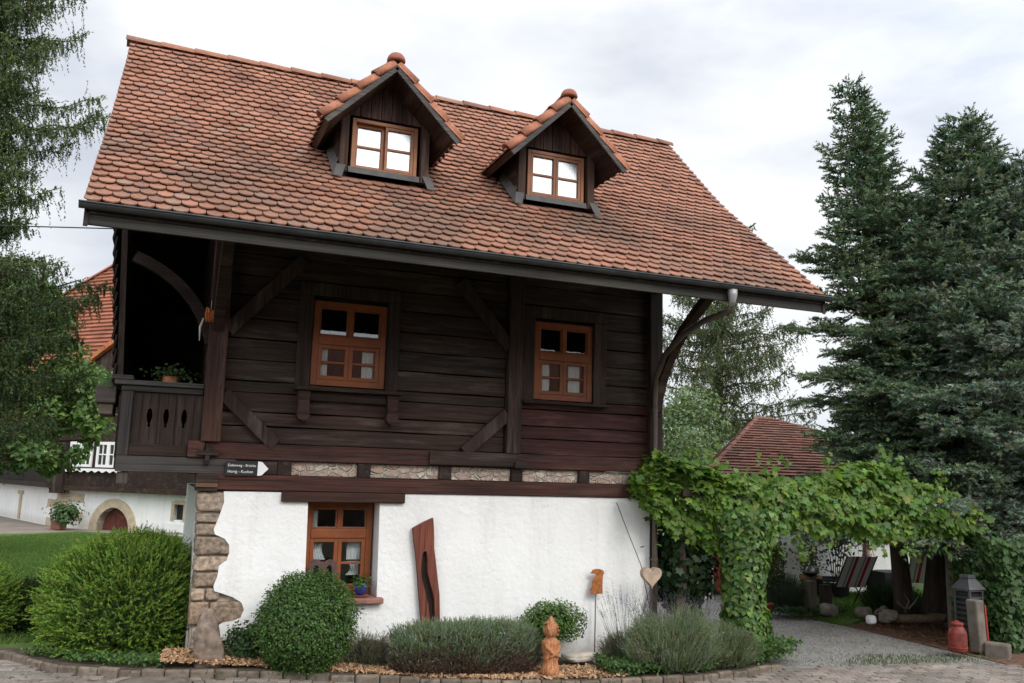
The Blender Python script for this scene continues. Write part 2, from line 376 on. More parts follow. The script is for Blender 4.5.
VINE = np.array([(0, .12, 0), (.22, -.08, -.05), (.50, .12, -.12), (.40, .36, -.06), (.56, .62, -.14), (.26, .66, -.05), (0, 1.0, -.12), (-.26, .66, -.05), (-.56, .62, -.14), (-.40, .36, -.06), (-.50, .12, -.12), (-.22, -.08, -.05)])
IVY = np.array([(0, .05, 0), (.42, .0, -.08), (.40, .42, -.06), (0, 1.0, -.1), (-.40, .42, -.06), (-.42, .0, -.08)])
def leaves(pos, nrm, size, tpl=OVAL, down=0.0):
    n = len(pos); nrm = unit(nrm); r = rng.normal(size=(n, 3)); r[:, 2] -= down
    tn = unit(r - nrm * (r * nrm).sum(1, keepdims=True)); b = np.cross(nrm, tn)
    s = np.asarray(size)[:, None, None]
    return pos[:, None] + s * (tpl[None, :, 0:1] * b[:, None] + tpl[None, :, 1:2] * tn[:, None] + tpl[None, :, 2:3] * nrm[:, None])
def tints(n, base, var=.25, hue=.12):
    b = np.array(base)[None]; k = 1 + rng.normal(size=(n, 1)) * var * .6
    h = 1 + rng.normal(size=(n, 3)) * np.array([hue, hue * .4, hue]); return np.clip(b * np.clip(k, .35, 2) * h, .004, .9)
def needles(o, d, L, m, nl, nw, ang=.9, taper=.45):
    n = len(o); d = unit(d); t_ = (np.arange(m)[None] + rng.uniform(0, 1, (n, m))) / m
    base = o[:, None] + d[:, None] * (np.asarray(L)[:, None] * t_)[..., None]
    r = rng.normal(size=(n, 3)); a = unit(r - d * (r * d).sum(1, keepdims=True)); c = np.cross(d, a)
    ph = rng.uniform(0, 6.283, (n, m)); an = ang * rng.uniform(.55, 1.1, (n, m))
    dr = d[:, None] * np.cos(an)[..., None] + (a[:, None] * np.cos(ph)[..., None] + c[:, None] * np.sin(ph)[..., None]) * np.sin(an)[..., None]
    tip = base + dr * (nl * (1 - taper * t_) * rng.uniform(.7, 1.15, (n, m)))[..., None]
    sd_ = unit(np.cross(dr, rng.normal(size=(n, m, 3)))) * nw
    return np.stack([base - sd_, base + sd_, tip], 2).reshape(n * m, 3, 3)
def sph(n):
    return unit(rng.normal(size=(n, 3)))
def blob(name, c, rad, parent, mat='crown_core', seed=0, amp=.12, sub=3):  # lumpy dark core added inside a plant to block light
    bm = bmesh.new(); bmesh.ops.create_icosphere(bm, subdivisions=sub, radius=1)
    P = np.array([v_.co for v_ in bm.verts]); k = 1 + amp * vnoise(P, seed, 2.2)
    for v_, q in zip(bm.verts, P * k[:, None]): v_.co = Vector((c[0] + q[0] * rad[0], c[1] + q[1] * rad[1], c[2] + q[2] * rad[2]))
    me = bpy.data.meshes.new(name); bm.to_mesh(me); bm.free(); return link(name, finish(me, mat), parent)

# ------------------------------------------------------------------ ground
KERB = [(-1.43, 11.01), (-.78, 10.17), (-.21, 9.79), (.21, 9.62), (.68, 9.54), (1.11, 9.46), (1.79, 9.29), (2.28, 9.17), (2.68, 9.07), (3.53, 8.93), (4.61, 8.75), (5.11, 8.72), (5.89, 8.70), (6.55, 8.78), (7.2, 8.98)]
struct(sheet('ground', [(-300, -60), (300, -60), (300, 400), (-300, 400)], -.19, 'meadow', 1.0))
struct(sheet('street_bed', [(-14, -8), (26, -8), (26, 7.4), (12.2, 8.1), (10.4, 8.35), (9.6, 9.4), (7.4, 9.1)] + KERB[::-1] + [(-3, 12.4), (-14, 18)], -.10, 'joint_sand', .6))
struct(sheet('driveway', [(6.0, 9.9), (7.2, 8.7), (8.2, 8.35), (9.6, 8.2), (10.4, 7.9), (10.42, 10.4), (10.45, 11.3), (10.3, 12.3), (10.3, 15.3), (9.4, 20), (4.5, 20), (6.0, 15)], -.088, 'gravel', .6))
struct(sheet('lawn', [(-30, 19), (-3.2, 12.6), (-1.6, 11.3), (-.9, 10.5), (.35, 10.1), (.35, 15), (3, 17), (3, 28.5), (-2.4, 32.5), (-3.6, 31.4), (-30, 24)], -.03, 'lawn_green', .9))
struct(sheet('path', [(-30, 24.2), (-3.6, 31.6), (-2.4, 32.7), (3, 28.7), (3, 30), (-2.8, 34.8), (-3.6, 36), (-7, 46), (-30, 46)], -.05, 'old_path', .9))
struct(sheet('flower_bed', KERB[::-1] + [(-1.6, 11.3), (-.2, 10.6), (.4, 10.3), (.4, 10.25), (6.0, 10.25), (7.0, 9.6)], -.012, 'soil', .35))
struct(sheet('garden_lawn', [(10.45, 12.45), (10.6, 11.4), (11.2, 11.7), (18, 10.6), (18, 14.6), (10.35, 14.6)], -.03, 'lawn_green', .7))
struct(sheet('garden_floor', [(10.44, 11.35), (10.40, 9.6), (10.36, 7.9), (11.0, 8.0), (18, 7.4), (18, 10.55), (11.2, 11.65)], -.075, 'leaf_litter', .6))

def inpoly(x, y, P):
    c = False; j = len(P) - 1
    for i in range(len(P)):
        if (P[i][1] > y) != (P[j][1] > y) and x < (P[j][0] - P[i][0]) * (y - P[i][1]) / (P[j][1] - P[i][1]) + P[i][0]: c = not c
        j = i
    return c
STREET = [(-5, 5.5), (13.5, 5.5), (12.4, 7.9), (10.5, 8.3), (9.7, 8.7), (8.4, 8.9), (7.3, 9.0)] + [(x, y - .06) for x, y in KERB[::-1]] + [(-3, 12.4), (-5, 14)]
mb = MB()
def paver(cx, cy, ang, l, w_, top):
    c, s_ = math.cos(ang), math.sin(ang); k = random.uniform(.72, 1.22); tn = (k * random.uniform(.97, 1.05), k, k * random.uniform(.93, 1.02))
    z = gz(cx, cy) - .085 + random.uniform(-.004, .004); tx, ty = random.uniform(-.012, .012), random.uniform(-.012, .012)
    vs = []
    for ins, dz in ((0, -.03), (.0, -.008), (.010, 0)):
        for a, b_ in ((-1, -1), (1, -1), (1, 1), (-1, 1)):
            p, q = a * (l / 2 - ins), b_ * (w_ / 2 - ins); vs.append((cx + p * c - q * s_, cy + p * s_ + q * c, z + top + dz + p * tx + q * ty))
    fs = [(8, 9, 10, 11)] + [(i, (i + 1) % 4, (i + 1) % 4 + 4, i + 4) for i in range(4)] + [(i + 4, (i + 1) % 4 + 4, (i + 1) % 4 + 8, i + 8) for i in range(4)]
    mb.add(vs, fs, tn)
MH = (.10, 9.36)                                   # manhole centre
ang = R(-13)
for i in range(-70, 110):
    for j in range(-60, 60):
        l, w_ = .205, .118
        u_ = (i + (.5 if j % 2 else 0)) * (l + .008); v_ = j * (w_ + .008)
        x = 2 + u_ * math.cos(ang) - v_ * math.sin(ang); y = 8.6 + u_ * math.sin(ang) + v_ * math.cos(ang)
        if x < -4 or x > 12.5 or y < 6.8 or y > 13: continue
        if math.hypot(x - MH[0], y - MH[1]) < .62: continue
        if inpoly(x, y, STREET): paver(x, y, ang, l, w_, .01)
for rr, nn in ((.42, 20), (.53, 25)):              # ring of setts round the cover
    for k in range(nn):
        a = 2 * math.pi * k / nn; x, y = MH[0] + rr * math.cos(a), MH[1] + rr * math.sin(a)
        if inpoly(x, y, STREET): paver(x, y, a + math.pi / 2, .115, .10, .012)
struct(mb.build('street', 'paver'))
mb = MB(); zc = gz(*MH) - .07
mb.lathe([(.36, -.03), (.36, 0), (.33, .003), (.33, -.004), (.31, -.004), (.30, .004), (.02, .004), (.001, .004)], 28, (MH[0], MH[1], zc))
tag(mb.build('manhole_cover', 'concrete'), 'round grey manhole cover set in the paved street', 'manhole cover')

mb = MB()                                          # kerb: single blocks in a row
for (x0, y0), (x1, y1) in zip(KERB[:-1], KERB[1:]):
    L = math.hypot(x1 - x0, y1 - y0); n_ = max(1, round(L / .24))
    for k in range(n_):
        a, b_ = (k + .02) / n_, (k + .98) / n_; p, q = Vector((x0 + (x1 - x0) * a, y0 + (y1 - y0) * a, 0)), Vector((x0 + (x1 - x0) * b_, y0 + (y1 - y0) * b_, 0))
        zt = gz((p.x + q.x) / 2, p.y) + random.uniform(-.012, .012); g_ = random.uniform(.75, 1.2)
        p.z = q.z = zt - .075; mb.beam(p, q, .075, .13, (0, 0, 1), (g_ * .8, g_ * .74, g_ * .68))
struct(mb.build('kerb', 'kerb_stone', bevel=.018))

# ------------------------------------------------------------------ the timber house
house = thing('timber_house', 'old dark timber house over a whitewashed stone storey, red tiled roof with two dormers', 'house', (3.2, 12, 0))
XL, XR, YR, ZR = -.786, 6.999, 11.17, 7.33
PRO = np.array([(7.78, 4.25), (8.12, 4.545), (8.45, 4.83), (8.8, 5.11), (9.15, 5.395), (9.6, 5.775), (10.0, 6.14), (10.6, 6.75), (YR, ZR)])
SL = np.concatenate([[0], np.cumsum(np.hypot(*np.diff(PRO, axis=0).T))])
def rz(y): return float(np.interp(y, PRO[:, 0], PRO[:, 1]))
def rs(s): return float(np.interp(s, SL, PRO[:, 0])), float(np.interp(s, SL, PRO[:, 1]))

# lower storey: plaster skin, quoins, rubble core
EDGE = [(.655, 1.846), (.668, 1.735), (.635, 1.60), (.582, 1.44), (.60, 1.39), (.704, 1.343), (.752, 1.28), (.76, 1.20), (.74, 1.12), (.665, 1.06), (.66, .96), (.625, .85), (.64, .80), (.72, .775), (.83, .735), (.925, .675), (.955, .60), (.925, .52), (.85, .487), (.745, .475), (.69, .43), (.675, .36), (.70, .25), (.80, .16), (.95, .05), (1.0, -.15)]
poly('plaster_wall', [(6.04, -.15), (6.04, 1.856), (3.3, 1.856)] + EDGE, [[(1.56, 1.80), (2.375, 1.80), (2.395, .66), (1.585, .66)]], 9.955, 10.36, 'plaster', house, .022)
mb = MB()
rows = [(1.84, 1.625), (1.61, 1.51), (1.50, 1.375), (1.365, 1.17), (1.16, 1.005), (.995, .84), (.83, .70), (.69, .45), (.44, -.1)]
ex = [.70, .68, .66, .79, .79, .72, .70, 1.0, .80]
for i, ((zt, zb), e1) in enumerate(zip(rows, ex)):
    cuts = [.385 + .012 * i * .5, e1]
    if i == 7: cuts = [.40, .60, e1]
    if i == 6: cuts = [.40, .55, e1]
    for a, b_ in zip(cuts[:-1], cuts[1:]):
        g_ = random.uniform(.72, 1.22); h_ = random.uniform(-1, 1); tn = (g_ * (1.0 + .05 * h_), g_ * (1.0 - .03 * h_), g_ * (1.0 - .10 * h_))
        bm = bmesh.new(); bmesh.ops.create_cube(bm, size=1); bmesh.ops.subdivide_edges(bm, edges=bm.edges[:], cuts=9, use_grid_fill=True)
        P = np.array([v_.co for v_ in bm.verts]) * 2
        k = (np.sum(np.abs(P) ** 11, 1) ** (1 / 11))[:, None]
        Q = P / k * (1 + .045 * vnoise(P + i * 3.1 + a, i, 2.0)[:, None] + .02 * vnoise(P * 3 + i, i + 4, 3)[:, None])
        ce = np.array([(a + b_) / 2, 10.13, (zt + zb) / 2]); hs = np.array([(b_ - a) / 2 - .004, .165, (zt - zb) / 2 - .002])
        mb.add([tuple(q) for q in ce + Q * hs], [tuple(v_.index for v_ in f_.verts) for f_ in bm.faces], tn); bm.free()
mb.build('stone_quoin', 'stone', house, smooth=True)
mb = MB(); mb.box(.43, 1.05, 10.02, 10.36, -.2, 1.85); mb.build('mortar', 'mortar', house)
mb = MB()
mb.box(.41, .75, 10.36, 14.6, -.2, 1.85); mb.box(5.7, 6.03, 10.36, 14.6, -.2, 1.85); mb.box(.75, 5.7, 14.3, 14.6, -.2, 1.85)
mb.build('base_wall', 'plaster', house)
mb = MB(); mb.box(1.3, 5.95, 10.0, 10.35, 2.035, 2.185); mb.build('stone_infill', 'rubble', house)
for x in (1.28, 2.175, 3.15, 4.07, 4.99, 5.9):
    mb = MB(); mb.box(x - .075, x + .075, 9.945, 10.3, 2.032, 2.188, (.8, .75, .75)); mb.build('joist_end', 'timber_y', house, bevel=.008)
mb = MB(); mb.box(.76, 1.204, 9.96, 10.3, 2.034, 2.186, (.9, .85, .85)); mb.build('filler_beam', 'timber_x', house, bevel=.008)
mb = MB(); mb.box(.37, 6.08, 9.925, 10.3, 1.862, 2.03, (1.15, .95, .9)); mb.build('plate_beam', 'red_timber_x', house, bevel=.01)
mb = MB(); mb.box(1.265, 2.66, 9.90, 10.3, 1.747, 1.858, (.95, .85, .8)); mb.build('window_lintel', 'red_timber_x', house, bevel=.01)
mb = MB(); mb.box(.26, 6.09, 9.93, 10.3, 2.19, 2.37, (1.1, .9, .85)); mb.box(.25, .42, 9.90, 9.93, 2.20, 2.375, (1.5, 1.3, 1.25))
mb.build('sill_beam', 'red_timber_x', house, bevel=.01)
mb = MB(); mb.box(2.93, 4.13, 9.885, 9.928, 2.205, 2.36, (1.0, .95, .9)); mb.box(4.0, 4.16, 9.85, 9.883, 2.19, 2.27, (.9, .9, .9)); mb.build('scarfed_beam', 'timber_x', house, bevel=.008)
mb = MB(); mb.box(.35, .57, 9.86, 9.928, 2.225, 2.275, (.55, .55, .55)); mb.box(.43, .48, 9.87, 9.93, 2.13, 2.34, (.55, .55, .55)); mb.build('wedge_peg', 'timber_x', house, bevel=.005)
mb = MB(); mb.box(.36, .585, 9.90, 10.2, 1.885, 1.93, (2.6, 2.2, 1.7)); mb.box(.36, .59, 9.91, 10.25, 1.932, 2.02); mb.box(.365, .585, 9.92, 10.2, 1.845, 1.882); mb.build('bearing_block', 'timber_x', house, bevel=.005)

# planked timber storey with two window openings
OPS = [(1.49, 2.365, 3.06, 4.05), (4.275, 5.105, 3.06, 4.06)]
mb = MB(); z = 2.372
hs_ = [.19, .16, .21, .13, .235, .24, .23, .26, .235, .25, .26, .27, .27]
for h in hs_:
    segs = [(.57, 3.90), (4.10, 6.0)]; z1 = z + h
    for (a, b_) in segs:
        cuts = [(a, b_)]
        for (x0, x1, zz0, zz1) in OPS:
            if z1 > zz0 + .02 and z < zz1 - .02: cuts = [q for (p0, p1) in cuts for q in ([(p0, min(p1, x0)), (max(p0, x1), p1)] if x0 < p1 and x1 > p0 else [(p0, p1)]) if q[1] - q[0] > .02]
        g_ = random.uniform(.75, 1.25); tn = (g_, g_, g_)
        if a > 4 and z < 3.0: tn = (g_ * 1.5, g_ * .85, g_ * .85)
        elif z < 2.75: tn = (g_ * 1.35, g_ * 1.2, g_ * 1.1)
        elif z < 3.3: tn = (g_ * 1.15, g_ * 1.2, g_ * 1.12)
        for (p0, p1) in cuts:
            dy = random.uniform(-.012, .012); 
            nx_ = max(1, int((p1 - p0) / .35)); za_ = [z + .005 + random.uniform(-.004, .006) for _ in range(nx_ + 1)]; zb_ = [z1 - .005 + random.uniform(-.006, .004) for _ in range(nx_ + 1)]; ya_ = [9.995 + dy + random.uniform(-.005, .005) for _ in range(nx_ + 1)]
            vs = []
            for k in range(nx_ + 1):
                x = p0 + (p1 - p0) * k / nx_; vs += [(x, ya_[k], za_[k]), (x, ya_[k], zb_[k]), (x, 10.09, zb_[k]), (x, 10.09, za_[k])]
            mb.add(vs, [(4 * k + j, 4 * k + (j + 1) % 4, 4 * k + 4 + (j + 1) % 4, 4 * k + 4 + j) for k in range(nx_) for j in range(4)] + [(3, 2, 1, 0), (4 * nx_, 4 * nx_ + 1, 4 * nx_ + 2, 4 * nx_ + 3)], tn)
    z = z1
mb.build('plank_wall', 'timber_x', house, bevel=.006)
poly('wall_backing', [(.37, 2.2), (6.05, 2.2), (6.05, 5.95), (.37, 5.95)], [[(a, c_), (b_, c_), (b_, d_), (a, d_)] for a, b_, c_, d_ in OPS], 10.10, 10.2, 'timber_x', house)
mb = MB(); mb.box(.38, .50, 10.2, 14.5, 2.2, 5.9); mb.box(5.93, 6.05, 10.2, 14.5, 2.2, 5.9); mb.box(.38, 6.05, 14.5, 14.6, 2.0, 5.9)
mb.add([(.40, 10.2, 5.9), (.40, 14.4, 5.9), (.40, YR, 7.1)], [(0, 1, 2)]); mb.add([(6.03, 10.2, 5.9), (6.03, 14.4, 5.9), (6.03, YR, 7.1)], [(0, 1, 2)])
mb.build('side_wall', 'timber_y', house)
mb = MB(); mb.box(.45, 6.0, 10.3, 14.5, 2.0, 2.15); mb.build('upper_floor', 'room', house)
def timber(name, a, b_, w_, d_, mat='timber_z', tn=(1, 1, 1), side=(0, -1, 0)):
    q = MB(); q.beam(a, b_, w_, d_, side, tn); return q.build(name, mat, house, bevel=.01)
timber('corner_post', (.475, 9.98, 2.37), (.455, 9.98, 6.0), .20, .22, tn=(1.5, 1.1, 1.0))
timber('wall_post', (4.0, 9.98, 2.365), (4.0, 9.98, 6.0), .185, .16, tn=(1.0, .9, .9))
timber('corner_post', (6.02, 10.02, 1.9), (6.02, 10.02, 5.9), .19, .24, tn=(.9, .85, .85))
timber('corner_post', (6.0, 9.985, .0), (6.0, 9.985, 1.86), .10, .10, tn=(.8, .8, .8))
timber('brace', (.57, 9.955, 2.90), (1.16, 9.955, 2.36), .15, .07, tn=(1.2, 1.1, 1.05))
timber('brace', (3.92, 9.955, 2.85), (3.37, 9.955, 2.36), .15, .07, tn=(1.2, 1.1, 1.05))
timber('brace', (.56, 9.955, 3.60), (1.35, 9.955, 4.50), .15, .07, tn=(1.2, 1.1, 1.05))
timber('brace', (3.93, 9.955, 3.68), (3.25, 9.955, 4.46), .15, .07, tn=(1.0, 1.0, 1.0))
def arc_brace(p, c_, q, w_, d_, side, tn):
    q_ = MB(); pts = [((1 - u_) ** 2 * Vector(p) + 2 * u_ * (1 - u_) * Vector(c_) + u_ ** 2 * Vector(q)) for u_ in np.linspace(0, 1, 9).tolist()]
    vs = []; sd_ = Vector(side)
    for i, a in enumerate(pts):
        d = (pts[min(i + 1, 8)] - pts[max(i - 1, 0)]).normalized(); n_ = d.cross(sd_).normalized()
        vs += [a + n_ * w_ / 2 + sd_ * d_ / 2, a - n_ * w_ / 2 + sd_ * d_ / 2, a - n_ * w_ / 2 - sd_ * d_ / 2, a + n_ * w_ / 2 - sd_ * d_ / 2]
    fs = [(i * 4 + j, i * 4 + (j + 1) % 4, i * 4 + 4 + (j + 1) % 4, i * 4 + 4 + j) for i in range(8) for j in range(4)] + [(0, 1, 2, 3), (35, 34, 33, 32)]
    q_.add(vs, fs, tn); return q_.build('curved_brace', 'timber_x', house, bevel=.008)
arc_brace((.40, 9.98, 3.45), (.22, 9.98, 4.1), (-.45, 9.98, 4.33), .12, .10, (0, 1, 0), (.8, .75, .7))
arc_brace((6.02, 9.93, 2.95), (6.02, 9.75, 3.9), (6.02, 8.35, 4.48), .10, .12, (1, 0, 0), (1.3, 1.15, 1.05))
arc_brace((.46, 9.93, 3.6), (.46, 9.7, 4.1), (.46, 8.6, 4.75), .14, .12, (1, 0, 0), (1.0, .9, .85))
for (a, b_, zz, hh) in ((-.7, 6.9, 4.83, .18), (-.7, 6.9, 5.62, .2)):
    y_ = 8.72 if zz < 5 else 9.98
    q = MB(); q.box(a, b_, y_ - .08, y_ + .08, zz - hh / 2, zz + hh / 2); q.build('purlin', 'timber_x', house, bevel=.01)
for x in (.46, 4.0, 6.02):
    mb = MB(); mb.beam((x, 10.1, 4.66), (x, 8.55, 4.66), .14, .15, (0, 0, 1)); mb.build('eave_bracket', 'timber_y', house, bevel=.01)

# balcony / gallery on the left
mb = MB(); mb.box(-.44, .76, 9.94, 10.06, 2.03, 2.195, (1, 1, 1.02)); mb.build('balcony_beam', 'grey_timber_x', house, bevel=.01)
mb = MB(); mb.box(-.44, -.33, 9.95, 10.06, 2.196, 2.872); mb.build('balcony_post', 'grey_timber_z', house, bevel=.008)
mb = MB(); mb.box(-.42, -.31, 9.97, 10.07, 1.90, 2.028, (1.3, 1.25, 1.2)); mb.build('balcony_corbel', 'grey_timber_z', house, bevel=.01)
bx = [-.328, -.24, -.155 + .04, -.035, .10, .20, .30, .372]
cut = lambda x: [(x, 2.50), (x + .018, 2.515), (x + .008, 2.535), (x + .022, 2.57), (x + .030, 2.63), (x + .018, 2.69), (x, 2.705), (x - .018, 2.69), (x - .030, 2.63), (x - .022, 2.57), (x - .008, 2.535), (x - .018, 2.515)][::-1]
poly('balcony_panel', [(-.329, 2.32), (.372, 2.32), (.372, 2.868), (-.329, 2.868)], [cut(-.155), cut(.01), cut(.19)], 9.985, 10.015, 'timber_z', house)
mb = MB()
for x in (-.24, -.07, .10, .28): mb.box(x - .005, x + .005, 9.978, 9.984, 2.33, 2.86, (.5, .5, .5))
mb.build('cover_strip', 'timber_z', house)
mb = MB(); mb.box(-.329, .25, 9.96, 10.03, 2.20, 2.318, (1.0, .9, .85)); mb.build('balcony_rail', 'timber_x', house, bevel=.006)
mb = MB(); mb.box(-.52, .365, 9.90, 10.10, 2.935, 2.985, (1.2, 1.2, 1.2)); mb.box(-.45, .365, 9.94, 10.06, 2.872, 2.933, (.8, .8, .8)); mb.box(-.55, -.34, 9.88, 10.12, 2.987, 3.03, (1.3, 1.3, 1.3)); mb.build('handrail', 'grey_timber_x', house, bevel=.008)
mb = MB(); mb.box(-.40, .38, 10.07, 14.4, 2.05, 2.19); mb.box(-.66, .38, 14.25, 14.4, 2.2, 5.6); mb.box(-.46, -.42, 10.07, 14.3, 2.05, 2.98); mb.box(-.56, -.53, 14.0, 14.3, 2.9, 5.0); mb.build('gallery_floor', 'timber_y', house)
mb = MB()                                            # hung shingle boarding on the gallery's outer side
z = 2.99
while z < 5.9:
    y = 9.99
    while y < 14.2:
        if rz(y if y < YR else 2 * YR - y) - .15 > z + .16:
            xs_ = -.528 - (z - 2.99) * .083; mb.beam((xs_ - .02 + random.uniform(-.004, .004), y + .06, z - .015 + random.uniform(-.012, .012)), (xs_ + .002, y + .06, z + .17), .118, .02, (-1, 0, 0), tuple([random.uniform(.6, 1.0)] * 3))
        y += .121
    z += .152
mb.build('shingle_screen', 'timber_z', house)
for y in (10.06, 11.5, 13.0):
    q = MB(); q.beam((-.475, y, 2.93), (-.605, y, 5.2), .06, .07, (0, -1, 0)); q.build('screen_post', 'timber_z', house)

# windows
def light(mbp, x0, x1, z0, z1, y): mbp.box(x0, x1, y, y + .006, z0, z1)
def wave(mbp, x0, x1, z0, z1, y, n=18, amp=.012, tie=0):
    vs = []; k = max(6, int((x1 - x0) * 110))
    for i in range(k + 1):
        for j in range(7):
            v_ = j / 6; u_ = i / k; x = x0 + (x1 - x0) * u_
            x += tie * (x1 - x0) * math.sin(math.pi * v_) * (1 - u_ if tie > 0 else u_) * .5
            vs.append((x, y + amp * math.sin(u_ * (x1 - x0) * 190 + .6 * math.sin(3 * v_)), z0 + (z1 - z0) * v_))
    mbp.add(vs, [(i * 7 + j, i * 7 + j + 1, i * 7 + j + 8, i * 7 + j + 7) for i in range(k) for j in range(6)])
def window(name, root, x0, x1, z0, z1, y, mat, zt, pane, curt, f=.07, d=.09, as_part=True, recess=0, q=.045):
    """frame + two sashes (+ two fixed lights above the transom at zt)"""
    fr = MB(); fr.box(x0, x0 + f, y, y + d, z0, z1); fr.box(x1 - f, x1, y, y + d, z0, z1); fr.box(x0 + f, x1 - f, y, y + d, z1 - f, z1); fr.box(x0 + f, x1 - f, y, y + d, z0, z0 + f)
    xm = (x0 + x1) / 2; top = z1 - f; pn = []
    if zt:
        fr.box(x0 + f, x1 - f, y - .008, y + d, zt - .05, zt + .05); fr.box(xm - .022, xm + .022, y + .003, y + d - .003, zt + .05, z1 - f); top = zt - .05
        for a, b_ in ((x0 + f, xm - .022), (xm + .022, x1 - f)):
            fr.box(a, b_, y + .012, y + .05, zt + .05, zt + .075); fr.box(a, b_, y + .012, y + .05, z1 - f - .022, z1 - f); fr.box(a, a + .022, y + .013, y + .049, zt + .075, z1 - f - .022); fr.box(b_ - .022, b_, y + .013, y + .049, zt + .075, z1 - f - .022)
            pn.append((a + .022, b_ - .022, zt + .075, z1 - f - .022))
    w_ = fr.build('window' if as_part else 'window_frame', mat, root, bevel=.005)
    own = w_ if as_part else root
    for si, (a, b_) in enumerate(((x0 + f + .002, xm - .001), (xm + .001, x1 - f - .002))):
        s_ = MB(); yy = y + .006 + (recess if si == 0 else 0); zb = z0 + f + .002; zu = top - .002
        s_.box(a, a + q, yy, yy + .055, zb, zu); s_.box(b_ - q, b_, yy, yy + .055, zb, zu); s_.box(a + q, b_ - q, yy, yy + .055, zb, zb + q); s_.box(a + q, b_ - q, yy, yy + .055, zu - q, zu)
        zm = (zb + zu) / 2; s_.box(a + q, b_ - q, yy + .008, yy + .047, zm - .013, zm + .013); s_.build('sash', mat, own, bevel=.004)
        pn += [(a + q, b_ - q, zb + q, zm - .013, yy), (a + q, b_ - q, zm + .013, zu - q, yy)]
    for p in pn:
        g = MB(); light(g, p[0] - .004, p[1] + .004, p[2] - .004, p[3] + .004, (p[4] if len(p) > 4 else y) + .026); g.build('pane', pane, own)
    for c_ in curt:
        g = MB(); wave(g, *c_[:4], c_[4] if len(c_) > 4 else y + .072, tie=c_[5] if len(c_) > 5 else 0); g.build('curtain', 'curtain', own, smooth=True)
    return w_
window('w1', house, 1.497, 2.36, 3.062, 4.048, 9.985, 'window_wood', 3.59, 'pane', [(1.60, 1.70, 3.14, 3.53, 10.07, .5), (2.10, 2.24, 3.14, 3.53), ])
window('w2', house, 4.28, 5.10, 3.062, 4.06, 9.985, 'window_wood', 3.62, 'pane', [(4.37, 4.52, 3.14, 3.56), (4.79, 4.96, 3.14, 3.56)])
window('w3', house, 1.58, 2.36, .70, 1.745, 10.20, 'window_wood', 1.385, 'pane', [(1.64, 1.86, 1.08, 1.34, 10.33, -.5), (2.10, 2.29, 1.08, 1.34, 10.33), (1.65, 1.74, 1.45, 1.68, 10.33), (2.1, 2.25, .90, 1.06, 10.36, .8)])
mb = MB(); mb.box(1.33, 1.487, 9.955, 9.994, 3.028, 4.10, (.9, .85, .8)); mb.box(2.37, 2.515, 9.955, 9.994, 3.028, 4.10, (.9, .85, .8)); mb.box(1.33, 2.515, 9.953, 9.992, 4.102, 4.25); mb.build('window_surround', 'timber_z', house, bevel=.008)
mb = MB(); mb.box(4.105, 4.27, 9.955, 9.994, 3.04, 4.10, (.95, .9, .9)); mb.box(5.11, 5.295, 9.955, 9.994, 3.04, 4.10, (1.1, 1.0, .95)); mb.box(4.105, 5.295, 9.953, 9.992, 4.102, 4.25); mb.build('window_surround', 'timber_z', house, bevel=.008)
mb = MB(); mb.box(1.32, 2.54, 9.80, 9.99, 2.985, 3.022, (1.25, 1.2, 1.15)); mb.box(1.50, 2.38, 9.90, 9.985, 2.875, 2.98, (.8, .75, .7)); b0 = mb.build('window_shelf', 'timber_x', house, bevel=.008)
for x in (1.36, 2.38):
    poly('bracket', [(x, 2.982), (x + .14, 2.982), (x + .13, 2.80), (x + .145, 2.70), (x + .12, 2.655), (x + .07, 2.64), (x + .02, 2.66), (x + .0, 2.71), (x + .015, 2.80)][::-1], [], 9.86, 9.985, 'red_timber_x', house)
mb = MB(); mb.box(4.10, 5.31, 9.86, 9.99, 3.0, 3.036, (.9, .9, .9)); mb.build('window_shelf', 'timber_x', house, bevel=.008)
mb = MB(); mb.box(1.50, 2.455, 9.86, 10.2, .635, .698); mb.build('window_sill', 'sill_stone', house, bevel=.012)

# roof: boarding, rafters, fascia, gutter
def slab(name, top, thick, x0, x1, mat, ys=None, back=True):
    q = MB(); P = [(a, b_) for a, b_ in PRO]
    if back: P = P + [(2 * YR - a, b_) for a, b_ in PRO[::-1][1:]]
    n_ = len(P); vs = []
    for x in (x0, x1):
        for a, b_ in P: vs.append((x, a, b_ - top))
        for a, b_ in P: vs.append((x, a, b_ - top - thick))
    fs = []
    for i in range(n_ - 1):
        fs += [(i, i + 1, 2 * n_ + i + 1, 2 * n_ + i), (n_ + i, 3 * n_ + i, 3 * n_ + i + 1, n_ + i + 1), (i, n_ + i, n_ + i + 1, i + 1), (2 * n_ + i, 2 * n_ + i + 1, 3 * n_ + i + 1, 3 * n_ + i)]
    fs += [(0, 2 * n_, 3 * n_, n_), (n_ - 1, 2 * n_ - 1, 4 * n_ - 1, 3 * n_ - 1)]
    q.add(vs, fs); return q.build(name, mat, house)
slab('roof_boarding', .055, .04, XL + .04, XR - .04, 'timber_y')
slab('verge_board', .04, .17, XL + .02, XL + .055, 'timber_y'); slab('verge_board', .04, .17, XR - .055, XR - .02, 'timber_y')
for x in np.linspace(XL + .28, XR - .28, 10).tolist():
    q = MB()
    P = [tuple(p) for p in PRO[1:]]
    for (a, b_), (c_, d_) in zip(P[:-1], P[1:]): q.beam((x, a - .01, b_ - .16), (x, c_ + .01, d_ - .16), .10, .10, (0, 0, 1))
    q.build('rafter', 'timber_y', house)
mb = MB(); mb.box(XL + .02, XR - .02, 7.80, 7.835, 4.065, 4.215, (.75, .78, .72)); mb.build('fascia', 'grey_timber_x', house, bevel=.005)
mb = MB()
ga = [(math.cos(t_), math.sin(t_)) for t_ in np.linspace(math.pi, 2 * math.pi, 9).tolist()]
vs = []
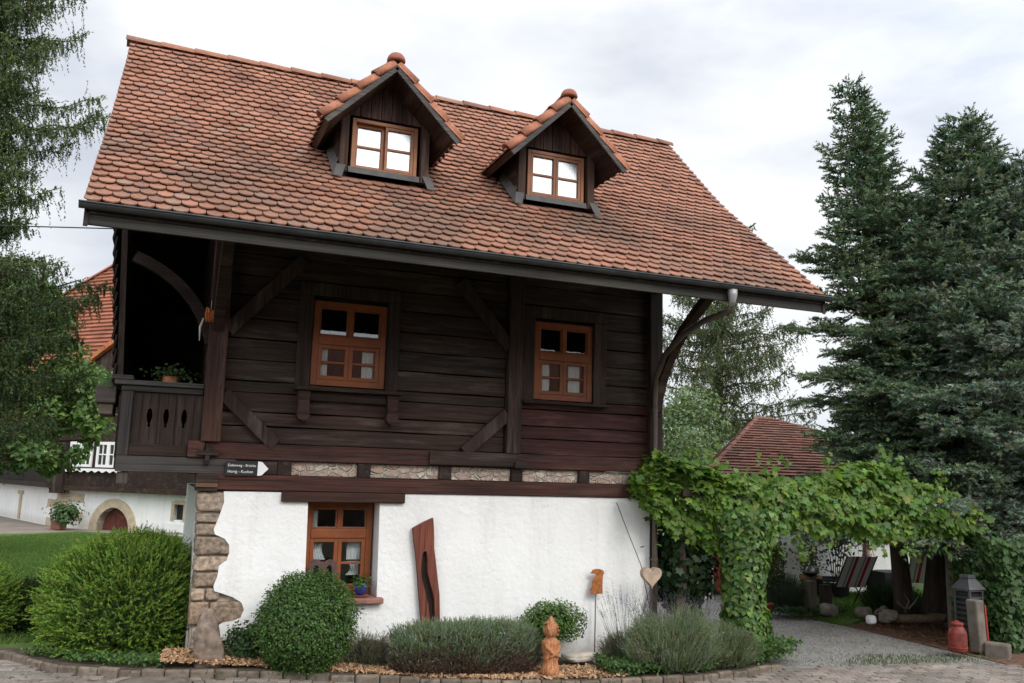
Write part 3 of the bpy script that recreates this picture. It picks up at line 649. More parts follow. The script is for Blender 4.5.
for x in (XL - .02, XR + .03): vs += [(x, 7.735 + .047 * c_, 4.225 + .047 * s_) for c_, s_ in ga] + [(x, 7.735 + .040 * c_, 4.225 + .040 * s_) for c_, s_ in ga[::-1]]
mb.add(vs, [(i, (i + 1) % 18, 18 + (i + 1) % 18, 18 + i) for i in range(18)] + [tuple(range(17, -1, -1)), tuple(range(18, 36))])
mb.tube([(XL - .02, 7.686, 4.227), (XR + .03, 7.686, 4.227)], .009, 8)
mb.build('gutter', 'gutter_metal', house, smooth=False)
mb = MB(); mb.tube([(5.66, 7.735, 4.18), (5.66, 7.735, 4.12), (5.66, 7.74, 4.06), (5.66, 7.76, 4.0)], [.055, .052, .040, .038], 12); mb.build('gutter_outlet', 'zinc', house, smooth=True)
mb = MB(); pp = [(5.66, 7.755, 4.02), (5.665, 7.80, 3.955), (5.70, 8.3, 3.94), (5.78, 8.9, 3.86), (5.86, 9.45, 3.68), (5.92, 9.75, 3.42), (5.945, 9.82, 3.15), (5.95, 9.83, 2.8), (5.95, 9.83, 1.4), (5.95, 9.83, .1)]
mb.tube(pp, .036, 12); mb.build('downpipe', 'brown_metal', house, smooth=True)
for zz in (3.0, 1.95, 1.1):
    mb = MB(); mb.tube([(5.95, 9.83, zz - .018), (5.95, 9.83, zz + .018)], .043, 12); mb.box(5.94, 5.96, 9.86, 9.96, zz - .008, zz + .008); mb.build('pipe_clip', 'brown_metal', house)

# tiles: every beaver-tail tile is modelled, overlapping course by course
def beaver(mb, c0, xd, dd, nn, w_, L, th, tn):
    """c0 = middle of the rounded lower edge; dd = up the slope"""
    h = w_ / 2 - .0025; out2 = [(-h, L), (-h, .064), (-h * .85, .037), (-h * .52, .012), (0, 0), (h * .52, .012), (h * .85, .037), (h, .064), (h, L)]
    vs = [c0 + xd * a + dd * b_ for a, b_ in out2]; vs += [p - nn * th for p in vs]; n_ = 9
    mb.add(vs, [tuple(range(n_ - 1, -1, -1))] + [(i, i + 1, n_ + i + 1, n_ + i) for i in range(n_ - 1)], tn)
TB = [(.325, .153, .098), (.308, .143, .091), (.35, .168, .108), (.288, .135, .088), (.285, .140, .096), (.335, .158, .100), (.318, .154, .103)]
def tiletint(z=None, grime=0):
    c_ = random.choice(TB); k = random.uniform(.90, 1.10); g_ = random.random()
    if g_ < .05 + grime: return (.245 * k, .125 * k, .088 * k)
    if g_ < .075 + grime * 1.3: return (.30 * k, .175 * k, .125 * k)
    return tuple(x * k for x in c_)
DORM = [(1.985, 1.49, 2.475, 5.70), (4.04, 3.55, 4.53, 5.70)]
def in_dormer(x, y, z):
    for cx, a, b_, ze in DORM:
        if a < x < b_ and y > 8.93 and z < ze + .72 - abs(x - cx) + .02: return True
    return False
tiles = MB(); W_, EXP = .140, .132; NR = int((SL[-1] - .02) / EXP); nx = int(round((XR - XL) / W_))
W_ = (XR - XL) / nx; X_ = Vector((1, 0, 0))
for r_ in range(NR + 1):
    s0 = r_ * EXP; y0, z0 = rs(s0); y1, z1 = rs(min(s0 + .24, SL[-1])); dd = Vector((0, y1 - y0, z1 - z0)).normalized(); nn = X_.cross(dd)
    lift = .050
    for i in range(nx + (r_ % 2)):
        x = XL + (i + .5) * W_ - (W_ / 2 if r_ % 2 else 0); ww = W_
        if r_ % 2 and i in (0, nx): x += W_ / 4 * (1 if i == 0 else -1); ww = W_ / 2
        if in_dormer(x, y0 + .06, z0 + .06): continue
        cyc = math.sin(r_ * 2.1) * .0015
        sag = .010 * math.sin(x * 1.1 + r_ * .23) + .006 * math.sin(x * 2.7 + r_ * .6 + 1); slip = -.028 * random.random() if random.random() < .02 else 0
        c0 = Vector((x + random.uniform(-.003, .003), y0, z0)) + dd * (sag * (1 if r_ > 1 else .2) + slip) + nn * (lift * .55 + random.uniform(-.002, .003) + cyc) + dd * random.uniform(-.005, .005)
        d2 = (dd - nn * (lift / .27) + X_ * random.uniform(-.012, .012)).normalized(); n2 = X_.cross(d2).normalized()
        tt = n2 + X_ * random.uniform(-.02, .02)
        grime = .10 * max(0, 1 - abs(r_ - 9) / 7) + .02
        beaver(tiles, c0, (X_ - tt * X_.dot(tt) * 0).normalized(), d2, n2, ww, .245, .012, tiletint(z0, grime))
# simple back slope
for r_ in range(NR + 1):
    s0 = r_ * EXP; y0, z0 = rs(s0); y1, z1 = rs(min(s0 + .27, SL[-1])); y0, y1 = 2 * YR - y0, 2 * YR - y1
    tiles.add([(XL, y0, z0 + .012), (XR, y0, z0 + .012), (XR, y1, z1 - .01), (XL, y1, z1 - .01), (XL, y0, z0 - .01), (XR, y0, z0 - .01)], [(3, 2, 1, 0), (0, 1, 5, 4)], tiletint())
roof = tiles.build('roof', 'roof_tile', house)
def ridge_piece(mb, a, b_, r_, n=9, tn=(1, 1, 1), upv=(0, 0, 1), flare=1.12, arc=1.15):
    """half-round tile from a (thin end) to b (flared end)"""
    a, b_ = Vector(a), Vector(b_); d = (b_ - a).normalized(); u_ = Vector(upv); u_ = (u_ - d * u_.dot(d)).normalized(); c_ = d.cross(u_); vs = []
    for p, rr in ((a, r_), (b_, r_ * flare)):
        for th in (0, .014):
            vs += [p + c_ * math.sin(q) * (rr - th) + u_ * math.cos(q) * (rr - th) for q in np.linspace(-arc * 1.25, arc * 1.25, n).tolist()]
    fs = []
    for i in range(n - 1): fs += [(i, i + 1, 2 * n + i + 1, 2 * n + i), (n + i, 3 * n + i, 3 * n + i + 1, n + i + 1), (2 * n + i, 2 * n + i + 1, 3 * n + i + 1, 3 * n + i), (i, n + i, n + i + 1, i + 1)]
    for i in (0, n - 1): fs.append((i, 2 * n + i, 3 * n + i, n + i))
    mb.add(vs, fs, tn)
mb = MB(); x = XL - .02; k = 0
while x < XR - .02:
    x1 = min(x + .40, XR + .03); ridge_piece(mb, (x1, YR, ZR - .062 + random.uniform(-.004, .004)), (x - .03, YR, ZR - .056), .098, tn=tiletint(grime=.12)); x = x1
mb.build('ridge_tiles', 'roof_tile', house, smooth=False)

# dormers
def dormer(cx, x0, x1, recess, k):
    YB, YF = 8.53, 8.90; hw, za, ze = .712, 6.415, 5.70
    fb = MB(); n_ = 7; bw = (x1 - x0 - .18) / n_
    for i in range(n_):                              # vertical boards of the gable
        a = x0 + .09 + i * bw; b_ = a + bw; g_ = random.uniform(.8, 1.25)
        zt = lambda x: za - .10 - abs(x - cx)
        dy = random.uniform(-.004, .004)
        vs = [(a + .004, YF + dy, 5.905), (b_ - .004, YF + dy, 5.905), (b_ - .004, YF + dy, zt(b_)), (a + .004, YF + dy, zt(a))]
        if a < cx < b_: vs = vs[:3] + [(cx, YF + dy, zt(cx))] + vs[3:]
        m_ = len(vs); vs += [(p[0], YF + .04, p[2]) for p in vs]
        fb.add(vs, [tuple(range(m_))] + [(i_, i_ + m_, (i_ + 1) % m_ + m_, (i_ + 1) % m_) for i_ in range(m_)], (g_ * 1.5, g_ * 1.15, g_ * 1.05))
    fb.box(x0 + .09, x1 - .09, YF + .042, YF + .06, 5.905, 6.0)
    D = fb.build('dormer', 'timber_z', house)
    for a, b_ in ((x0, x0 + .09), (x1 - .09, x1)):
        q = MB(); q.box(a, b_, YF - .03, YF + .06, 5.25, 5.98, (1.6, 1.35, 1.25)); q.build('corner_post', 'timber_z', D, bevel=.008)
    for a, b_, s_ in ((x0 - .012, x0 + .02, -1), (x1 - .02, x1 + .012, 1)):
        q = MB(); q.add([(xx, y_, z_) for xx in (a, b_) for y_, z_ in ((YF + .062, 5.22), (YF + .062, 5.96), (9.95, 5.96), (9.95, 6.0))], [(0, 1, 2, 3), (7, 6, 5, 4), (0, 4, 5, 1), (0, 3, 7, 4), (1, 5, 6, 2)]); q.build('cheek', 'timber_y', D)
    for s_ in (-1, 1):                               # roof slopes with soffit
        q = MB(); e0 = Vector((cx, 0, za)); e1 = Vector((cx + s_ * hw, 0, ze)); nrm = Vector((s_, 0, 1)).normalized()
        vs = [Vector((p.x, y_, p.z)) + nrm * o for y_ in (YB + .03, 10.35) for p in (e0, e1) for o in (0, -.07)]
        q.add(vs, [(0, 1, 3, 2), (4, 6, 7, 5), (0, 2, 6, 4), (1, 5, 7, 3), (2, 3, 7, 6)], (1.2, 1.0, .9)); q.build('soffit', 'timber_y', D)
        q = MB(); q.beam(e0 + Vector((0, YB, -.062)) + Vector((-s_ * .008, 0, .008)), e1 + Vector((0, YB, -.062)), .03, .058, nrm, (1.4, 1.4, 1.4)); q.build('barge_board', 'grey_timber_x', D, bevel=.004)
        q = MB(); dd = (e0 - e1).normalized(); L = (e0 - e1).length; nr = int(L / .15); yv = Vector((0, 1, 0))
        for r_ in range(nr + 1):
            for j in range(13):
                y_ = YB + .16 + (j + (.5 if r_ % 2 else 0)) * .1505; p = e1 + dd * (r_ * .152 - .03); p.y = y_
                if y_ > 10.5 or p.z + .10 < rz(min(y_, YR)) - .02: continue
                nn = nrm; d2 = (dd - nn * .085).normalized(); xx = yv if s_ < 0 else -yv
                beaver(q, p + nn * .035, xx, d2, nn, .1505, min(.275, L - r_ * .152 + .06), .015, tiletint())
        q.build('roof_tiles', 'roof_tile', D)
        q = MB(); m_ = 4; ln = (L + .02) / m_
        for i in range(m_):
            a = e1 + dd * (ln * (i + 1) - .03); b_ = e1 + dd * (ln * i - .045); a.y = b_.y = YB + .055
            ridge_piece(q, a + nrm * .0 + Vector((0, 0, -.012)), b_ + nrm * .012, .075, tn=(lambda k_: (.39 * k_, .16 * k_, .095 * k_))(random.uniform(.88, 1.1)), upv=nrm + Vector((0, -.35, 0)), flare=1.16)
        q.build('verge_tiles', 'roof_tile', D, smooth=True)
    q = MB(); q.lathe([(.085, -.045), (.100, -.035), (.100, -.02), (.088, .015), (.066, .042), (.035, .058), (.002, .064)], 16, (cx, YB + .06, za + .075), (.32, .125, .08)); q.build('finial_tile', 'roof_tile', D, smooth=True)
    q = MB(); y_ = YB + .12
    while y_ < 10.1: ridge_piece(q, (cx, y_ + .40, za + .01), (cx, y_ - .03, za + .02), .085, tn=tiletint()); y_ += .38
    q.build('ridge_tiles', 'roof_tile', D)
    for s_ in (-1, 1):                               # lead soakers at the foot of the posts
        xx = x0 + .02 if s_ < 0 else x1 - .02
        q = MB(); q.add([(xx - .05, 8.865, rz(8.865) + .16), (xx + .05, 8.865, rz(8.865) + .16), (xx + s_ * .04 + .045, 8.79, rz(8.79) + .06), (xx + s_ * .04 - .045, 8.79, rz(8.79) + .06), (xx + s_ * .09, 8.93, rz(8.93) + .06), (xx + s_ * .09, 9.35, rz(9.35) + .06), (xx + s_ * .02, 9.35, rz(9.35) + .18), (xx + s_ * .02, 8.90, rz(8.90) + .20)], [(0, 1, 2, 3), (4, 5, 6, 7), (7, 0, 3, 4)]); q.build('flashing', 'lead', D)
    q = MB(); q.add([(x0 + .1, 8.885, 5.32), (x1 - .1, 8.885, 5.32), (x1 - .1, 8.868, rz(8.868) + .085), (x0 + .1, 8.868, rz(8.868) + .085)], [(0, 1, 2, 3)]); q.add([(x0 + .1, 8.886, 5.32), (x1 - .1, 8.886, 5.32), (x1 - .1, 8.94, 5.33), (x0 + .1, 8.94, 5.33)], [(0, 1, 2, 3)]); q.build('apron_flashing', 'lead', D)
    xc = (x0 + x1) / 2
    window('wd', D, xc - .365, xc + .365, 5.30, 5.88, 8.905, 'dormer_wood', None, 'coated_pane', [(xc - .33, xc + .33, 5.31, 5.86, 8.99 + recess)], f=.040, d=.07 + recess, as_part=False, recess=recess, q=.032)
    if k: D['label'] = 'right-hand gabled dormer with both sashes shut'
    else: D['label'] = 'left-hand gabled dormer with one sash set back'
dormer(*DORM[0][:3], .05, 0); dormer(*DORM[1][:3], 0, 1)

# small things on and against the house
sg = thing('direction_sign', 'small black arrow signboard with two lines of white lettering under the balcony corner', 'sign', (.65, 9.9, 2.0))
poly('board', [(.65, 2.015), (.985, 2.02), (.985, 2.175), (.65, 2.17)], [], 9.895, 9.918, 'sign_black', sg)
poly('arrow_tip', [(.986, 2.02), (1.03, 2.025), (1.10, 2.098), (1.03, 2.17), (.986, 2.175)], [], 9.893, 9.918, 'sign_white', sg)
lettering('lettering', 'Eulenweg - Brücke', .039, (.672, 9.893, 2.115), 'sign_white', sg); lettering('lettering', 'Honig - Kuchen', .042, (.672, 9.893, 2.048), 'sign_white', sg)
tips = thing('corn_bunch', 'orange dried corn bunch hanging at the gallery post', 'decoration', (.36, 9.86, 3.75))
mb = MB()
for k in range(5): mb.tube([(.33 + .02 * k, 9.85 - .01 * (k % 2), 3.82 - .01 * k), (.325 + .024 * k, 9.84, 3.74), (.33 + .022 * k, 9.85, 3.66)], [.012, .019, .006], 7)
mb.build('cob', 'corn', tips, smooth=True)
mb = MB(); mb.tube([(.37, 9.86, 3.9), (.37, 9.86, 3.8)], .004, 5); mb.tube([(.30, 9.87, 3.70), (.27, 9.87, 3.6), (.275, 9.87, 3.45)], [.01, .014, .004], 5, tint=(1.3, 1.25, 1.1)); mb.build('ribbon', 'cobweb_white', tips)
fb = thing('flower_box', 'weathered wooden flower box hung on the gallery outer rail', 'planter', (-.66, 10.3, 2.7))
mb = MB(); mb.box(-.70, -.50, 10.05, 10.75, 2.74, 2.92, (1.4, 1.3, 1.2)); mb.box(-.66, -.52, 10.1, 10.7, 2.62, 2.74, (2.6, 2.3, 1.9)); mb.build('trough', 'grey_timber_x', fb, bevel=.01)
P_ = np.array([-.56, 10.4, 2.97]) + rng.normal(size=(160, 3)) * np.array([.05, .18, .04]); leafmesh('foliage', leaves(P_, P_ * 0 + [0, -.5, 1], rng.uniform(.03, .06, 160)), tints(160, (.05, .09, .03)), 'leaf', fb)
gp = thing('trailing_plant', 'green leafy plant spilling behind the gallery handrail', 'plant', (.02, 10.3, 2.9))
leafmesh('foliage', leaves(np.array([.02, 10.3, 3.10]) + rng.normal(size=(260, 3)) * np.array([.11, .05, .05]), rng.normal(size=(260, 3)) + [0, -.6, .6], rng.uniform(.025, .05, 260)), tints(260, (.06, .11, .035)), 'leaf', gp)
q = MB(); q.lathe([(.07, 0), (.09, .14), (.10, .15), (.08, .15), (.02, .12)], 14, (.02, 10.3, 2.93)); q.build('pot', 'terracotta', gp)

pt = thing('flower_pot', 'glazed blue flower pot with a green plant on the stone window sill', 'flower pot', (2.21, 10.0, .70))
mb = MB(); mb.lathe([(.02, 0), (.058, .006), (.072, .07), (.078, .085), (.078, .10), (.068, .10), (.064, .08), (.01, .078)], 22, (2.21, 10.0, .725)); mb.build('pot', 'blue_glaze', pt, smooth=True)
mb = MB(); mb.lathe([(.03, 0), (.075, .003), (.10, .022), (.092, .024), (.07, .012), (.01, .012)], 22, (2.21, 10.0, .70)); mb.build('saucer', 'saucer_clay', pt, smooth=True)
P_ = np.array([2.21, 10.0, .86]) + rng.normal(size=(420, 3)) * np.array([.05, .045, .035]); leafmesh('foliage', leaves(P_, P_ - [2.21, 10, .8], rng.uniform(.018, .04, 420)), tints(420, (.06, .13, .03)), 'leaf', pt)
th = np.linspace(0, math.pi, 14).tolist()
def arch_pts(cx, r): return [(cx + r * math.cos(t_), 1.03 + r * math.sin(t_)) for t_ in th]
outl = [(1.945, .70), (1.945, 1.03)] + arch_pts(1.865, .080)[1:-1] + [(1.785, 1.065)] + arch_pts(1.705, .080)[1:] + [(1.625, .70), (1.675, .70), (1.685, 1.015), (1.70, 1.045), (1.725, 1.045), (1.745, 1.015), (1.75, .70), (1.82, .70), (1.83, 1.015), (1.85, 1.045), (1.875, 1.045), (1.89, 1.015), (1.895, .70)]
tag(poly('metal_ornament', outl, [], 10.06, 10.075, 'dark_rust'), 'flat brown metal ornament of two joined arches standing on the window sill', 'ornament')

cb = thing('carved_board', 'tall red-brown carved plank with a wavy slot leaning on the white wall', 'carving', (2.95, 9.87, 0))
BO = [(2.761, 1.47), (2.893, 1.541), (2.997, 1.588), (3.015, 1.413), (3.022, 1.25), (3.065, .995), (3.109, .719), (3.126, .438), (3.12, .02), (2.93, .02), (2.906, .445), (2.869, .724), (2.823, 1.09), (2.781, 1.32)]
SLT = [(2.885, 1.17), (2.895, 1.20), (2.916, 1.213), (2.935, 1.204), (2.951, 1.112), (2.950, 1.05), (2.955, .98), (2.99, .859), (3.025, .76), (3.050, .675), (3.069, .44), (3.07, .15), (3.0, .15), (3.005, .442), (2.975, .631), (2.94, .74), (2.912, .837), (2.885, .92), (2.876, .998), (2.878, 1.09)]
CR_ = [(2.905, 1.24), (2.911, 1.24), (2.909, 1.40), (2.905, 1.46)]
poly('board', BO[::-1], [SLT, CR_], 9.865, 9.925, 'carved_board', cb, .006)
poly('back', [(x + .008, z) for x, z in BO[::-1]], [], 9.927, 9.948, 'timber_z', cb)

# ------------------------------------------------------------------ figures and stones in the bed
FS = .90
st = thing('carved_figure', 'orange wooden carved figure with a pointed cap at the bed edge', 'sculpture', (4.15, 9.04, -.04))
mb = MB(); o_ = (4.15, 9.04, -.045)
mb.lathe([(a_ * FS, b_ * FS) for a_, b_ in [(.105, 0), (.118, .03), (.112, .07), (.095, .12), (.088, .17), (.098, .185), (.096, .215), (.088, .23), (.10, .25), (.103, .29), (.096, .33), (.106, .36), (.098, .40), (.070, .43), (.055, .445), (.070, .46), (.088, .49), (.094, .53), (.088, .565), (.074, .60), (.050, .63), (.034, .66), (.018, .68), (.004, .69)]], 30, o_, warp=lambda a, z: 1 + .05 * math.sin(3 * a + 14 * z) + .035 * math.sin(5 * a - 22 * z))
mb.build('body', 'orange_wood', st, smooth=True)
def at_fig(a, r, z): return (o_[0] + FS * r * math.cos(a), o_[1] + FS * r * math.sin(a), o_[2] + FS * z)
mb = MB(); mb.tube([at_fig(-2.9, .100, .39), at_fig(-2.3, .108, .33), at_fig(-1.7, .108, .27), at_fig(-1.1, .106, .235), at_fig(-.6, .10, .22)], [.016, .024, .024, .02, .012], 10); mb.tube([at_fig(.1, .10, .39), at_fig(-.4, .108, .34), at_fig(-1.0, .110, .285), at_fig(-1.6, .108, .25), at_fig(-2.2, .10, .205)], [.016, .022, .022, .02, .012], 10); mb.build('arm', 'orange_wood', st, smooth=True)
mb = MB(); mb.tube([at_fig(-.75, .088, .545), at_fig(-.75, .108, .522), at_fig(-.75, .104, .507)], [.008, .014, .010], 9); mb.tube([at_fig(-1.25, .092, .56), at_fig(-.8, .100, .568), at_fig(-.35, .092, .56)], [.006, .010, .006], 8); mb.tube([at_fig(-1.1, .088, .478), at_fig(-.75, .096, .474), at_fig(-.4, .088, .478)], [.005, .010, .005], 8); mb.build('face', 'orange_wood', st, smooth=True)
mb = MB(); mb.tube([at_fig(-2.6, .075, .58), at_fig(-2.2, .098, .54), at_fig(-2.0, .098, .48), at_fig(-2.2, .082, .45)], [.012, .02, .02, .008], 9); mb.tube([at_fig(2.0, .07, .60), at_fig(-3.0, .09, .60), at_fig(-2.0, .07, .635)], [.008, .016, .008], 8); mb.build('hair', 'orange_wood', st, smooth=True)

bs = thing('bird_stake', 'flat rusty bird silhouette on a thin rod against the white wall', 'garden stake', (5.13, 9.85, -.03))
BI = [(5.043, .934), (5.066, .955), (5.074, .975), (5.12, .985), (5.168, .984), (5.21, .972), (5.23, .955), (5.234, .93), (5.218, .902), (5.213, .80), (5.217, .687), (5.046, .687), (5.048, .743), (5.066, .760), (5.077, .834), (5.10, .885), (5.124, .918), (5.095, .929)]
poly('bird', BI, [], 9.846, 9.858, 'rust', bs, .002)
mb = MB(); mb.tube([(5.125, 9.866, -.05), (5.13, 9.866, .85)], .007, 8); mb.tube([(5.125, 9.85, .69), (5.125, 9.86, .69)], .012, 8); mb.build('rod', 'brown_metal', bs, smooth=True)
hs = thing('heart_stake', 'pale brown heart shape on a stake beside the downpipe', 'garden stake', (5.72, 9.5, -.05))
HE = [(5.72, .775)] + [(5.72 + .0084 * 16 * math.sin(t_) ** 3, 0.93 + .0084 * (13 * math.cos(t_) - 5 * math.cos(2 * t_) - 2 * math.cos(3 * t_) - math.cos(4 * t_))) for t_ in np.linspace(math.pi * .93, -math.pi * .93, 30).tolist()]
poly('heart', HE[::-1], [], 9.50, 9.58, 'heart_wood', hs, .02)
mb = MB(); mb.tube([(5.72, 9.55, -.06), (5.72, 9.55, .80)], .012, 8); mb.build('rod', 'brown_metal', hs)
mb = MB(); mb.tube([(5.43, 9.90, 1.80), (5.55, 9.80, 1.42), (5.66, 9.68, 1.05), (5.80, 9.5, .1)], .0055, 6); tag(mb.build('thin_rod', 'black_metal', None, at=(5.8, 9.5, 0)), 'thin dark metal rod leaning against the white wall beside the vine', 'rod')

def rock(name, c, rad, mat, label, cat='stone', seed=0, tilt=0, amp=.14, group=None, taper=0):
    bm = bmesh.new(); bmesh.ops.create_icosphere(bm, subdivisions=4, radius=1)
    P = np.array([v_.co for v_ in bm.verts]); Q = P / (np.sum(np.abs(P) ** 3.2, 1) ** (1 / 3.2))[:, None] * (1 + amp * vnoise(P, seed, 1.6) + .03 * vnoise(P, seed + 9, 6))[:, None]
    for v_, q in zip(bm.verts, Q): w__ = 1 - taper * (q[2] + .6) * .5; v_.co = Vector((q[0] * rad[0] * w__, q[1] * rad[1], q[2] * rad[2]))
    bmesh.ops.rotate(bm, verts=bm.verts[:], cent=(0, 0, 0), matrix=Matrix.Rotation(tilt, 3, 'Y'))
    me = bpy.data.meshes.new(name); bm.to_mesh(me); bm.free(); finish(me, mat); me.polygons.foreach_set('use_smooth', [True] * len(me.polygons))
    o = link(name, me, None, 0, c); return tag(o, label, cat, group)
rock('standing_stone', (.60, 9.73, .33), (.155, .10, .31), 'boulder_stone', 'upright brown boulder leaning on the house corner below the quoins', 'boulder', 3, R(-6), .13, taper=.55)
rock('stone_slab', (4.72, 9.50, .03), (.20, .13, .055), 'pale_stone', 'pale flat stone slab behind the carved figure, the longer one', 'stone', 5)
rock('stone_slab', (5.02, 9.40, .01), (.16, .11, .05), 'pale_stone', 'whitish stone slab nearest the green ground cover', 'stone', 6)
rock('field_stone', (2.62, 9.45, .02), (.10, .07, .05), 'pale_stone', 'small pale stone between the grey shrub and the lavender hedge', 'stone', 8)

# ------------------------------------------------------------------ plants round the house
def shrub(name, label, cat, c, rad, n, size, col, dens_core=.80, amp=.10, seed=1, tpl=OVAL, mat='leaf', var=.25, zmin=None, shell=.22, freq=2.6, new=None, newf=.0):
    t_ = thing(name, label, cat, (c[0], c[1], (zmin if zmin is not None else c[2] - rad[2])))
    d = sph(n); r_ = 1 + amp * vnoise(d, seed, freq) + .05 * vnoise(d, seed + 5, 9); r_ = r_ * (1 - shell * rng.uniform(0, 1, n) ** 1.6 + .05 * rng.normal(size=n))
    P = d * r_[:, None] * np.array(rad) + np.array(c)
    k = P[:, 2] > (zmin if zmin is not None else -9); P = P[k]; d = d[k]
    tn = tints(len(P), col, var)
    if new is not None:
        m_ = (rng.uniform(size=len(P)) < newf * np.clip(.6 + vnoise(d, seed + 2, 4), 0, 1.5)); tn[m_] = tints(m_.sum(), new, var)
    leafmesh('foliage', leaves(P, d + rng.normal(size=d.shape) * .55 + [0, 0, .25], rng.uniform(.65, 1.3, len(P)) * size, tpl), tn, mat, t_)
    blob('light_block_core', c, [q * dens_core for q in rad], t_, seed=seed, amp=amp)
    return t_
bx_ = shrub('boxwood', 'clipped dark green round boxwood in front of the lower window', 'bush', (1.55, 9.47, .525), (.51, .40, .53), 24000, .026, (.066, .13, .030), amp=.06, seed=4, zmin=.0, new=(.10, .19, .042), newf=.28)
o0 = np.repeat(np.array([[1.57, 9.47, .54]]), 40, 0); dq = sph(40); dq[:, 2] = np.abs(dq[:, 2]) * .7
P_ = o0 + dq * np.array([.515, .40, .55]); P_ = np.concatenate([P_ + dq * s_ for s_ in np.linspace(0, .10, 6)]); leafmesh('foliage', leaves(P_, rng.normal(size=P_.shape), rng.uniform(.015, .028, len(P_))), tints(len(P_), (.05, .10, .025)), 'leaf', bx_)

def yew(name, label, c, rad, n, L, col, tipc, seed, zmin):
    t_ = thing(name, label, 'bush', (c[0], c[1], zmin)); d = sph(n); d[:, 2] = np.where(d[:, 2] < -.8, -d[:, 2], d[:, 2])
    r_ = (1 + .09 * vnoise(d, seed, 2.2) + .05 * vnoise(d, seed + 3, 7)) * (1 - .30 * rng.uniform(0, 1, n) ** 1.8)
    P = d * r_[:, None] * np.array(rad) + np.array(c); k = P[:, 2] > zmin + .02; P, d = P[k], d[k]
    dr = unit(d * np.array([1, 1, .6]) + [0, 0, .45] + rng.normal(size=d.shape) * .30); Ls = L * rng.uniform(.6, 1.3, len(P))
    V1 = needles(P - dr * .05, dr, Ls, 16, .036, .0058, .95, .2); leafmesh('needles', V1, np.repeat(tints(len(P), col, .3), 16, 0), 'needle', t_)
    m_ = rng.uniform(size=len(P)) < .8; V2 = needles(P[m_] + dr[m_] * (Ls[m_] * .55)[:, None], dr[m_], Ls[m_] * .6, 13, .034, .0058, .8, .3)
    leafmesh('young_shoots', V2, np.repeat(tints(m_.sum(), tipc, .25), 13, 0), 'needle', t_)
    blob('light_block_core', (c[0], c[1], c[2] - .03), [q * .76 for q in rad], t_, seed=seed, amp=.09); return t_
yew('spreading_yew', 'large bright green spreading yew bush left of the house corner', (-.20, 10.95, .52), (.82, .70, .71), 7400, .17, (.085, .155, .028), (.20, .31, .050), 2, .03)
yew('spreading_yew', 'smaller green yew bush cut off by the left picture edge, beyond the large one', (-1.93, 12.2, .36), (.40, .40, .42), 2600, .16, (.085, .155, .028), (.20, .31, .050), 7, .05)
yew('spreading_yew', 'low dark green yew bush between the two brighter yews', (-1.32, 12.5, .22), (.36, .40, .34), 2000, .12, (.034, .066, .020), (.05, .09, .026), 9, .05)
shrub('small_shrub', 'small dark leafy shrub behind the upright boulder at the white wall', 'bush', (.98, 9.75, .24), (.22, .15, .26), 1700, .035, (.035, .075, .022), .65, .18, 5, zmin=.07)

def lavender(name, label, cen, rad, n, H, cols, woody, flower=None, seed=0, zb=None, spread=.35, parts=True, nl=.034):
    """upright grey-green stems on a woody base"""
    t_ = thing(name, label, 'shrub', (cen[0], cen[1], zb)); a = rng.uniform(0, 6.283, n); q = np.sqrt(rng.uniform(0, 1, n))
    px, py = q * np.cos(a), q * np.sin(a); k = np.maximum(np.abs(px), np.abs(py)); 
    top = H * (1 - .35 * q ** 3.5) * (1 + .10 * np.sin(px * 7 + seed) + .08 * rng.normal(size=n))
    d = unit(np.stack([px * spread + rng.normal(size=n) * .12, py * spread + rng.normal(size=n) * .12, np.ones(n)], 1))
    L = np.clip(.24 * H / .5, .12, .30) * rng.uniform(.7, 1.2, n)
    lvl = top - L - rng.uniform(0, 1, n) ** 2 * H * .45
    o = np.stack([cen[0] + px * rad[0], cen[1] + py * rad[1], zb + np.maximum(lvl, .02)], 1)
    V = needles(o, d, L, 15, nl, .0030, .5, .3); tt = np.where(rng.uniform(size=(n, 1)) < .5, tints(n, cols[0], .3), tints(n, cols[1], .3)); leafmesh('foliage', V, np.repeat(tt, 15, 0), 'blade', t_)
    nw_ = int(n * .55); a = rng.uniform(0, 6.283, nw_); q = np.sqrt(rng.uniform(.1, 1, nw_)); o = np.stack([cen[0] + q * np.cos(a) * rad[0] * .94, cen[1] + q * np.sin(a) * rad[1] * .94, zb + rng.uniform(0, H * .45, nw_)], 1)
    d = unit(np.stack([np.cos(a) * .5, np.sin(a) * .5, np.ones(nw_)], 1) + rng.normal(size=(nw_, 3)) * .35); leafmesh('woody_stems', needles(o, d, .22 * np.ones(nw_), 9, .06, .0032, .5), np.repeat(tints(nw_, woody, .4), 9, 0), 'blade', t_)
    if flower:
        nf, fl, col, hh = flower; a = rng.uniform(0, 6.283, nf); q = np.sqrt(rng.uniform(0, 1, nf)); o = np.stack([cen[0] + q * np.cos(a) * rad[0] * .8, cen[1] + q * np.sin(a) * rad[1] * .8, zb + H * .6 + 0 * a], 1)
        d = unit(np.stack([np.cos(a) * q * .5, np.sin(a) * q * .5, np.ones(nf)], 1) + rng.normal(size=(nf, 3)) * .10); Ls = hh * rng.uniform(.6, 1.1, nf)
        sd_ = unit(np.cross(d, rng.normal(size=d.shape))) * .0022; stem = np.stack([o - sd_, o + sd_, o + d * Ls[:, None]], 1); leafmesh('stalks', stem, tints(nf, (.10, .13, .07), .2), 'blade', t_)
        leafmesh('flower_spikes', needles(o + d * (Ls * .8)[:, None], d, Ls * .28, 12, .014, .004, .6), np.repeat(tints(nf, col, .3), 12, 0), 'blade', t_)
    blob('light_block_core', (cen[0], cen[1], zb + H * .38), (rad[0] * .82, rad[1] * .8, H * .42), t_, seed=seed, amp=.08); return t_
